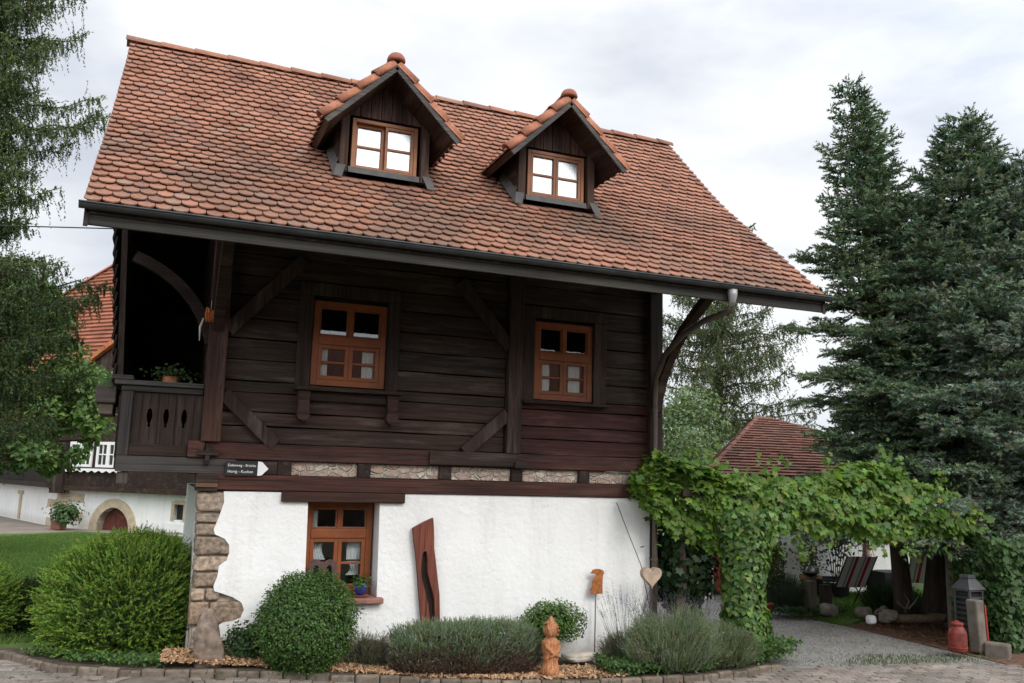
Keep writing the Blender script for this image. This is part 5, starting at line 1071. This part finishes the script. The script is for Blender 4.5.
n_ = 4200; x = 5.62 + rng.uniform(0, 1, n_) * 0; th_ = rng.uniform(0, 6.283, n_)
ip = thing('ivy_pillar', 'ivy-covered pillar carrying the left end of the pergola', 'ivy', (6.95, 9.35, -.05)); z = rng.uniform(-.05, 1.75, n_); r_ = np.interp(z, [0, .35, .8, 1.4, 1.8], [.36, .31, .27, .34, .46]) * (1 + .16 * vnoise(np.c_[np.cos(th_) * 2, np.sin(th_) * 2, z * 3], 4, 1.5)) * (1 - .3 * rng.uniform(0, 1, n_) ** 2)
P = np.c_[7.0 + r_ * np.cos(th_), 9.40 + r_ * np.sin(th_) * .85, z]; nv = np.c_[np.cos(th_), np.sin(th_), 0 * z + .35] + rng.normal(size=P.shape) * .35; tn = tints(n_, (.075, .145, .034), .3); m_ = rng.uniform(size=n_) < .22; tn[m_] = tints(m_.sum(), (.16, .25, .05), .25)
leafmesh('foliage', leaves(P, nv, rng.uniform(.045, .085, n_), IVY, .9), tn, 'leaf', ip); q = MB(); q.tube([(7.0, 9.42, -.1), (7.02, 9.42, .8), (7.0, 9.42, 1.9)], [.17, .15, .17], 10); q.build('stem', 'bark', ip)
cs = shrub('climbing_shrub', 'dark leafy shrub with bare stems beside the vine trunk at the house corner', 'bush', (6.42, 9.95, 1.05), (.42, .35, .62), 2300, .085, (.025, .050, .018), .5, .25, 31, VINE, shell=.6, zmin=.35)
mb = MB(); [mb.tube([(6.42, 9.95, -.06), (6.42 + .1 * k, 9.9, .35), (6.42 + .22 * k, 9.85, .8)], [.022, .016, .008], 6) for k in (-1.2, -.3, .6, 1.5)]; mb.build('stem', 'bark', cs)
n_ = 8200; hx = rng.uniform(11.12, 14.5, n_); hz = rng.uniform(-.05, 1, n_); tp_ = 1.30 + .10 * np.sin(hx * 4); top_ = rng.uniform(size=n_) < .25
hy = 8.95 + (hx - 10.9) * -.12 + .10 * vnoise(np.c_[hx * 2, hz * 4, hx], 8, 2) + rng.exponential(.07, n_); P = np.c_[hx, np.where(top_, hy + rng.uniform(0, .8, n_), hy), np.where(top_, tp_ - rng.exponential(.06, n_), hz * tp_ - .02)]
lf = rng.uniform(size=n_) < .16; P[lf, 0] = 11.10 + rng.exponential(.05, lf.sum()); P[lf, 1] = rng.uniform(8.95, 9.9, lf.sum())
iv = thing('ivy_hedge', 'dense dark green ivy hedge at the right picture edge', 'hedge', (12, 9.3, -.05)); nv = np.array([[-.15, -1, .45]]) + rng.normal(size=P.shape) * .35; leafmesh('foliage', leaves(P, nv, rng.uniform(.05, .105, n_), IVY, .9), tints(n_, (.060, .115, .034), .35), 'leaf', iv)
q = MB(); q.add([(11.2, 9.08, -.08), (14.5, 8.65, -.08), (14.5, 9.8, -.08), (11.2, 9.9, -.08), (11.2, 9.08, 1.15), (14.5, 8.65, 1.15), (14.5, 9.8, 1.15), (11.2, 9.9, 1.15)], [(3, 2, 1, 0), (4, 5, 6, 7), (0, 1, 5, 4), (1, 2, 6, 5), (2, 3, 7, 6), (3, 0, 4, 7)]); q.build('light_block_core', 'crown_core', iv)  # dark block added inside the hedge so no light passes

# ------------------------------------------------------------------ garden behind the pergola
ht = thing('garden_hut', 'low white hut with a brownish hipped tile roof behind the grapevine', 'hut', (12.4, 16.5, -.05))
q = MB(); q.box(10.02, 15.2, 14.6, 14.8, -.2, 2.3); q.box(10.02, 10.2, 14.8, 18.2, -.2, 2.3); q.box(15.0, 15.2, 14.8, 18.2, -.2, 2.3); q.box(10.2, 15.0, 18.0, 18.2, -.2, 2.3); q.build('wall', 'plaster', ht)
q = MB(); q.box(10.15, 10.75, 14.56, 14.597, -.06, 1.75, (4.0, 1.5, 1.0)); dr_ = q.build('door', 'red_timber_x', ht, bevel=.01); q = MB(); q.box(10.66, 10.70, 14.52, 14.558, .85, .98); q.build('handle', 'black_metal', dr_)
q = MB(); q.box(12.6, 13.3, 14.56, 14.597, 1.35, 1.62); q.build('vent_board', 'red_timber_x', ht)
mb = MB(); A_, B_ = Vector((12.72, 16.5, 3.60)), Vector((13.1, 16.5, 3.59)); cor = [Vector(p) for p in ((9.72, 14.2, 2.25), (16.2, 12.9, 2.25), (18.2, 17.9, 2.25), (13.0, 19.4, 2.25))]
def hipface(p0, p1, a, b_, nr=22):
    for r_ in range(nr):
        u0, u1 = r_ / nr, (r_ + 1) / nr; l0, l1, m0, m1 = p0.lerp(a, u0), p1.lerp(b_, u0), p0.lerp(a, u1), p1.lerp(b_, u1); n_ = max(1, int((l1 - l0).length / .17)); up_ = Vector((0, 0, .035)); dn = (l0 - m0); dn.z = 0; dn = dn.normalized() * .03
        for k in range(n_):
            f0, f1 = k / n_, (k + 1) / n_; g_ = random.uniform(.75, 1.2); q0, q1, q2, q3 = l0.lerp(l1, f0), l0.lerp(l1, f1), m0.lerp(m1, f1), m0.lerp(m1, f0); z_ = up_ * random.uniform(.75, 1.2)
            mb.add([q0 + z_ + dn, q1 + z_ + dn, q2 + z_ * .2, q3 + z_ * .2, q0, q1], [(0, 1, 2, 3), (4, 5, 1, 0)], (.235 * g_, .105 * g_, .075 * g_))
hipface(cor[0], cor[1], A_, B_); hipface(cor[1], cor[2], B_, B_); hipface(cor[2], cor[3], B_, A_); hipface(cor[3], cor[0], A_, A_); mb.build('roof', 'roof_tile', ht)
mb = MB()
for p, e_ in ((A_, cor[0]), (A_, cor[3]), (B_, cor[1]), (B_, cor[2]), (A_, B_)):
    m_ = max(1, int((e_ - p).length / .36))
    for k in range(m_): ridge_piece(mb, p.lerp(e_, k / m_) + Vector((0, 0, -.02)), p.lerp(e_, (k + 1.08) / m_ if k < m_ - 1 else 1) + Vector((0, 0, -.01)), .055, 7, tuple(c_ * random.uniform(.85, 1.15) for c_ in (.22, .10, .075)))
mb.build('hip_tiles', 'roof_tile', ht)
q = MB(); q.add([(p.x, p.y, zz) for zz in (2.16, 2.23) for p in cor], [(3, 2, 1, 0), (4, 5, 6, 7)] + [(k, (k + 1) % 4, 4 + (k + 1) % 4, 4 + k) for k in range(4)]); q.build('eave_board', 'timber_x', ht)

def deck_chair():
    t_ = thing('deck_chair', '', 'chair', (0, 0, 0), 'striped folding chairs in the garden')
    q = MB(); q.box(-.26, .26, -.006, .006, 0, .72, M=Matrix.Translation((0, .20, .36)) @ Matrix.Rotation(R(-38), 4, 'X')); q.build('backrest', 'striped_cloth', t_)
    q = MB(); q.box(-.26, .26, -.25, .21, .40, .412, M=Matrix.Rotation(R(6), 4, 'X')); q.build('seat', 'striped_cloth', t_)
    for s_ in (-1, 1):
        q = MB(); q.tube([(s_ * .275, .20, .36), (s_ * .275, .655, .94)], .012, 8); q.build('back_rail', 'black_metal', t_)
        q = MB(); q.tube([(s_ * .275, -.28, .40), (s_ * .275, .22, .40)], .012, 8); q.build('seat_rail', 'black_metal', t_)
        q = MB(); q.tube([(s_ * .285, -.24, .0), (s_ * .285, .26, .58), (s_ * .285, -.16, .62)], .012, 8); q.build('leg', 'black_metal', t_)
        q = MB(); q.tube([(s_ * .262, .30, .0), (s_ * .262, -.20, .40)], .012, 8); q.build('leg', 'black_metal', t_)
    return t_
def copy_thing(r_):
    c_ = r_.copy(); COL.objects.link(c_)
    for ch in r_.children: k = ch.copy(); COL.objects.link(k); k.parent = c_
    return c_
dc = deck_chair()
for i, (x, y, z, rz_, lb) in enumerate(((11.7, 12.75, -.05, R(165), 'red and white striped folding chair on the lawn beside the black tub'), (13.72, 13.0, -.05, R(150), 'striped folding chair glimpsed between the two left spruce trunks'), (14.52, 13.0, -.05, R(205), 'striped folding chair with a pale blue cushion seen between the right-hand trunks'))):
    c_ = dc if i == 0 else copy_thing(dc); c_.location = (x, y, z); c_.rotation_euler = (0, 0, rz_); c_['label'] = lb
q = MB(); q.box(-.26, .26, -.24, .22, -.035, .035, M=Matrix.Translation((14.52, 13.0, .42)) @ Matrix.Rotation(R(205), 4, 'Z')); tag(q.build('seat_cushion', 'cushion_blue', None, bevel=.03, at=(14.52, 13.0, .4)), 'pale blue seat cushion on the chair between the right-hand trunks', 'cushion')
tb = thing('mortar_tub', 'black round tub planter with a spindly plant on the garden lawn', 'planter', (12.5, 14.0, -.05))
q = MB(); q.lathe([(.27, 0), (.30, .02), (.345, .30), (.36, .31), (.36, .34), (.33, .34), (.32, .28), (.02, .27)], 26, (12.52, 14.0, -.05), warp=lambda a, z: 1 + .10 * math.cos(2 * a)); q.build('tub', 'black_plastic', tb, smooth=True)
q = MB()
for k in range(6): q.tube([(12.55 + .03 * k, 14, .2), (12.5 + .07 * k, 14, .7), (12.42 + .10 * k, 14.02, 1.0 + .07 * (k % 3))], [.010, .007, .004], 5)
q.build('stem', 'bark', tb); P_ = np.array([12.7, 14.0, .85]) + rng.normal(size=(260, 3)) * np.array([.17, .1, .24]); leafmesh('foliage', leaves(P_, rng.normal(size=P_.shape) + [0, -.5, .3], rng.uniform(.05, .09, 260)), tints(260, (.035, .06, .03)), 'leaf', tb)
tc_ = thing('terracotta_pot', 'terracotta pot with yellow flowers before the white hut wall', 'flower pot', (12.3, 14.2, -.05))
q = MB(); q.lathe([(.15, 0), (.19, .28), (.215, .29), (.215, .36), (.19, .36), (.18, .30), (.02, .29)], 22, (12.25, 14.3, -.05)); q.build('pot', 'terracotta', tc_, smooth=True)
P_ = np.array([12.2, 14.28, .62]) + rng.normal(size=(420, 3)) * np.array([.14, .12, .20]); leafmesh('foliage', leaves(P_, rng.normal(size=P_.shape) + [0, -.4, .6], rng.uniform(.04, .09, 420)), tints(420, (.075, .13, .04)), 'leaf', tc_)
P_ = np.array([12.15, 14.2, .80]) + rng.normal(size=(80, 3)) * np.array([.18, .08, .14]); leafmesh('blossoms', leaves(P_, rng.normal(size=P_.shape) + [0, -1, .6], rng.uniform(.04, .06, 80)), tints(80, (.55, .48, .10)), 'leaf', tc_)
bp = thing('bowl_post', 'dark bowl set on top of a square garden post', 'bird bath', (10.8, 12.6, -.05))
q = MB(); q.box(10.73, 10.87, 12.53, 12.67, -.1, .50); q.build('post', 'weathered_post', bp, bevel=.01); q = MB(); q.lathe([(.05, 0), (.08, .01), (.14, .06), (.15, .075), (.135, .07), (.07, .025), (.005, .02)], 20, (10.8, 12.6, .502)); q.build('bowl', 'black_metal', bp, smooth=True)
for i, (x, y, h, lb) in enumerate(((10.45, 12.2, .48, 'short square grey post at the front of the garden edge'), (10.72, 12.15, .42, 'dark short post right of the grey garden post'))):
    q = MB(); q.box(x - .08, x + .08, y - .07, y + .07, -.1, h); tag(q.build('garden_post', 'weathered_post' if i == 0 else 'bark', None, bevel=.012, at=(x, y, 0)), lb, 'post')
bxs = thing('storage_box', 'black woven storage box before the hut wall', 'box', (13.55, 13.6, -.05))
q = MB(); q.box(13.3, 13.85, 13.4, 13.85, -.05, .40)
for k in range(9): q.box(13.295, 13.855, 13.394, 13.398, -.03 + k * .047, -.01 + k * .047)
q.build('body', 'black_plastic', bxs); q = MB(); q.box(13.28, 13.87, 13.38, 13.87, .402, .45); q.build('lid', 'black_plastic', bxs, bevel=.01)
ps = thing('closed_parasol', 'closed pinkish parasol on a thin pole before the hut wall', 'parasol', (13.3, 13.85, -.05))
q = MB(); q.tube([(13.28, 13.85, -.05), (13.28, 13.85, 1.95)], .018, 8); q.build('pole', 'brown_metal', ps); q = MB(); q.lathe([(.05, 0), (.07, .1), (.05, .6), (.03, 1.1), (.01, 1.35)], 14, (13.28, 13.85, .55), warp=lambda a, z: 1 + .22 * math.cos(6 * a)); q.build('cloth', 'parasol_cloth', ps, smooth=True); q = MB(); q.lathe([(.20, 0), (.20, .05), (.04, .08), (.03, .12)], 18, (13.28, 13.85, -.05)); q.build('foot', 'concrete', ps)
tl = shrub('tall_perennial', 'tall loose yellow-green perennial beside the driveway', 'plant', (9.98, 12.7, .82), (.30, .28, .58), 1300, .075, (.075, .11, .035), .4, .25, 41, shell=.7, zmin=.15, new=(.20, .20, .05), newf=.25)
q = MB(); [q.tube([(9.95 + .05 * k, 12.7, -.06), (9.95 + .09 * k, 12.68, .9)], [.012, .006], 5) for k in (-1, 0, 1)]; q.build('stem', 'bark', tl)
q = MB(); q.lathe([(.10, 0), (.14, .16), (.15, .18), (.13, .18), (.02, .15)], 18, (9.62, 12.35, -.07)); tag(q.build('clay_pot', 'churn_red', None, True, at=(9.62, 12.35, -.07)), 'small red clay pot at the driveway edge', 'flower pot')
lavender('lavender', 'dark upright lavender clump beside the short garden post', (10.15, 12.45), (.26, .22), 900, .62, [(.055, .08, .055), (.04, .065, .04)], (.05, .04, .03), None, 15, -.06, .5, nl=.05)
carpet('ground_cover', 'low dark plants along the garden edge stones', [(9.4, 12.3), (10.35, 11.9), (10.9, 11.85), (10.6, 12.6), (9.6, 12.8)], 1600, .05, (.04, .075, .025), .16, 22)
lavender('fern', 'dark green feathery fern clump in front of the storage box', (12.1, 12.0), (.50, .35), 1100, .48, [(.04, .09, .025), (.03, .07, .02)], (.03, .04, .02), None, 25, -.06, .9, nl=.06)
rock('white_ball', (10.55, 10.95, .03), (.07, .07, .07), 'white_paint', 'white round stone ball at the garden edge', 'ball', 1, 0, .0)
for i, (x, y, r_, lb) in enumerate(((10.55, 11.9, .14, 'grey boulder leaning beside the lawn corner'), (11.0, 11.55, .12, 'flat dark boulder left of the fern'), (11.05, 11.1, .14, 'brownish low rock right of the white ball'), (11.35, 11.5, .13, 'dark rock in front of the fern clump'))): rock('boulder', (x, y, .04), (r_, r_ * .8, r_ * .75), 'kerb_stone', lb, 'boulder', 40 + i, 0, .3)
for i, (a, b_, lb) in enumerate((((11.15, 11.0, .02), (11.75, 10.85, .02), 'short pale log at the left of the spruce bed'), ((11.75, 10.95, .03), (12.9, 10.35, .03), 'long log edging in front of the spruce trunks'))):
    q = MB(); q.tube([a, b_], .065, 10, tint=(1, 1, 1)); tag(q.build('edging_log', 'log_wood', None, at=a), lb, 'log')
q = MB(); dv = [((11.25, 10.95, .12), (11.3, 10.9, .30), (11.2, 10.9, .42)), ((11.3, 10.92, .18), (11.42, 10.9, .28), (11.5, 10.88, .40)), ((11.27, 10.93, .15), (11.15, 10.9, .22), (11.05, 10.9, .30))]
for p in dv: q.tube(p, [.02, .016, .006], 6)
tag(q.build('driftwood', 'weathered_post', None, True, at=(11.25, 10.95, .05)), 'pale forked piece of driftwood standing by the log', 'driftwood')
P_ = np.c_[rng.uniform(10.4, 13.5, 2600), rng.uniform(8.9, 11.3, 2600), np.zeros(2600)]; P_[:, 2] = -.08 + rng.uniform(0, .015, 2600); tag(leafmesh('leaf_litter', leaves(P_, rng.normal(size=P_.shape) * .3 + [0, 0, 1], rng.uniform(.03, .07, 2600)), tints(2600, (.17, .085, .05), .4), 'leaf'), 'reddish dry leaf litter under the spruces', 'leaf litter', None, 'stuff')

mc = thing('milk_churn', 'red painted milk churn at the driveway corner before the stone post', 'milk churn', (10.16, 9.02, -.07))
q = MB(); q.lathe([(.75 * a_, .80 * b_) for a_, b_ in [(.14, 0), (.155, .01), (.160, .04), (.160, .30), (.150, .335), (.115, .385), (.098, .41), (.098, .43), (.108, .435), (.108, .445)]], 26, (10.16, 9.0, -.07)); q.lathe([(.1204, .05), (.125, .055), (.125, .065), (.1204, .07)], 26, (10.16, 9.0, -.07)); q.build('body', 'churn_red', mc, smooth=True)
q = MB(); q.lathe([(.084, 0), (.087, .010), (.075, .024), (.038, .034), (.022, .048), (.002, .05)], 24, (10.16, 9.0, .287)); q.build('lid', 'churn_red', mc, smooth=True)
for s_ in (-1, 1): q = MB(); q.tube([(10.16 + s_ * .090, 9.0, .235), (10.16 + s_ * .135, 9.0, .225), (10.16 + s_ * .135, 9.0, .165), (10.16 + s_ * .118, 9.0, .15)], .008, 7); q.build('handle', 'churn_red', mc, smooth=True)
sp_ = thing('gate_post', 'leaning weathered stone post with a lantern behind it', 'post', (10.55, 9.0, -.08)); TM = Matrix.Translation((10.58, 9.02, -.1)) @ Matrix.Rotation(R(-3.5), 4, 'Y')
q = MB(); q.box(-.085, .065, -.09, .09, 0, .70, (1, 1, 1), M=TM); q.build('post', 'concrete', sp_, bevel=.025)
q = MB(); q.box(.115, .140, -.05, -.025, .0, .62, M=TM); tag(q.build('painted_stake', 'red_paint', None, at=(10.7, 9.0, -.05)), 'thin red painted stake standing between the stone post and the ivy', 'stake')
ln_ = thing('louvred_lantern', 'grey metal lantern with louvred sides and a peaked cap beside the stone post', 'lantern', (10.56, 9.32, -.08)); LX, LY = 10.82, 9.36
q = MB()
for sx_ in (-1, 1):
    for sy_ in (-1, 1): q.box(LX + sx_ * .12 - .014, LX + sx_ * .12 + .014, LY + sy_ * .12 - .014, LY + sy_ * .12 + .014, -.09, .80)
q.box(LX - .14, LX + .14, LY - .14, LY + .14, .80, .83); q.build('body', 'grey_metal', ln_)
q = MB(); q.box(LX - .10, LX + .10, LY - .10, LY + .10, -.05, .78); q.build('core', 'black_metal', ln_)
for z in np.arange(.02, .76, .085).tolist():
    q = MB(); q.beam((LX - .105, LY - .117, z), (LX + .105, LY - .117, z), .06, .008, (0, -.5, 1)); q.beam((LX - .117, LY - .105, z), (LX - .117, LY + .105, z), .06, .008, (-.5, 0, 1)); q.build('louvre', 'grey_metal', ln_)
q = MB(); q.add([(LX - .165, LY - .165, .832), (LX + .165, LY - .165, .832), (LX + .165, LY + .165, .832), (LX - .165, LY + .165, .832), (LX - .07, LY - .07, 1.0), (LX + .07, LY - .07, 1.0), (LX + .07, LY + .07, 1.0), (LX - .07, LY + .07, 1.0)], [(3, 2, 1, 0), (4, 5, 6, 7), (0, 1, 5, 4), (1, 2, 6, 5), (2, 3, 7, 6), (3, 0, 4, 7)]); q.box(LX - .075, LX + .075, LY - .075, LY + .075, 1.002, 1.06); q.build('cap', 'grey_metal', ln_, bevel=.006); ln_.scale = (1, 1, .85)
q = MB(); q.box(-.09, .09, -.15, .15, 0, .21, (.9, .9, .85), M=Matrix.Translation((10.66, 8.80, -.15)) @ Matrix.Rotation(R(28), 4, 'Z')); tag(q.build('kerb_block', 'concrete', None, bevel=.025, at=(10.68, 8.62, -.1)), 'large grey concrete kerb block at the end of the paved street', 'kerb block')

DRV = [(6.1, 9.9), (7.3, 9.1), (8.3, 8.75), (10.3, 8.45), (10.38, 10.4), (10.4, 12.2), (10.2, 15), (6.2, 15)]
PB = np.c_[rng.uniform(6.1, 10.4, 16000), 8.4 + rng.uniform(0, 1, 16000) ** 1.6 * 6.5, np.zeros(16000)]; PB = np.array([p for p in PB if inpoly(p[0], p[1], DRV)]); PB[:, 2] = [gz(x, y) - .082 + random.uniform(0, .006) for x, y in PB[:, :2]]
gt = tints(len(PB), (.27, .26, .24), .5, .05); lf_ = rng.uniform(size=len(PB)) < .06; gt[lf_] = tints(lf_.sum(), (.20, .11, .06), .4)
tag(leafmesh('gravel', leaves(PB, rng.normal(size=PB.shape) * .35 + [0, 0, 1], rng.uniform(.012, .032, len(PB)), QD), gt, 'blade'), 'grey gravel and a few dry leaves strewn over the driveway', 'gravel', None, 'stuff')

# ------------------------------------------------------------------ the house across the street (mirrored in the window panes)
oh = thing('opposite_house', 'house across the street that shows only as a dark reflection in the window panes', 'house', (6, -20, -.15))
q = MB(); q.box(-14, 30, -26, -17, -.2, 5.0); q.build('wall', 'red_timber_x', oh)
q = MB(); q.add([(-14.6, -16.3, 4.7), (30.6, -16.3, 4.7), (30.6, -21.5, 8.4), (-14.6, -21.5, 8.4), (30.6, -26.7, 4.7), (-14.6, -26.7, 4.7)], [(0, 1, 2, 3), (3, 2, 4, 5), (0, 3, 5), (1, 4, 2)], (.25, .10, .07)); q.build('roof', 'roof_tile', oh)

FL = np.c_[rng.uniform(-1.2, 11, 900), rng.uniform(7.2, 10.6, 900), np.zeros(900)]; FL = np.array([p for p in FL if inpoly(p[0], p[1], STREET)]); FL[:, 2] = [gz(x, y) - .068 for x, y in FL[:, :2]]
tag(leafmesh('fallen_leaves', leaves(FL, rng.normal(size=FL.shape) * .25 + [0, 0, 1], rng.uniform(.02, .05, len(FL)), OVAL), tints(len(FL), (.17, .105, .05), .5, .2), 'leaf'), 'dry fallen leaves and bits scattered over the paved street', 'fallen leaves', None, 'stuff')
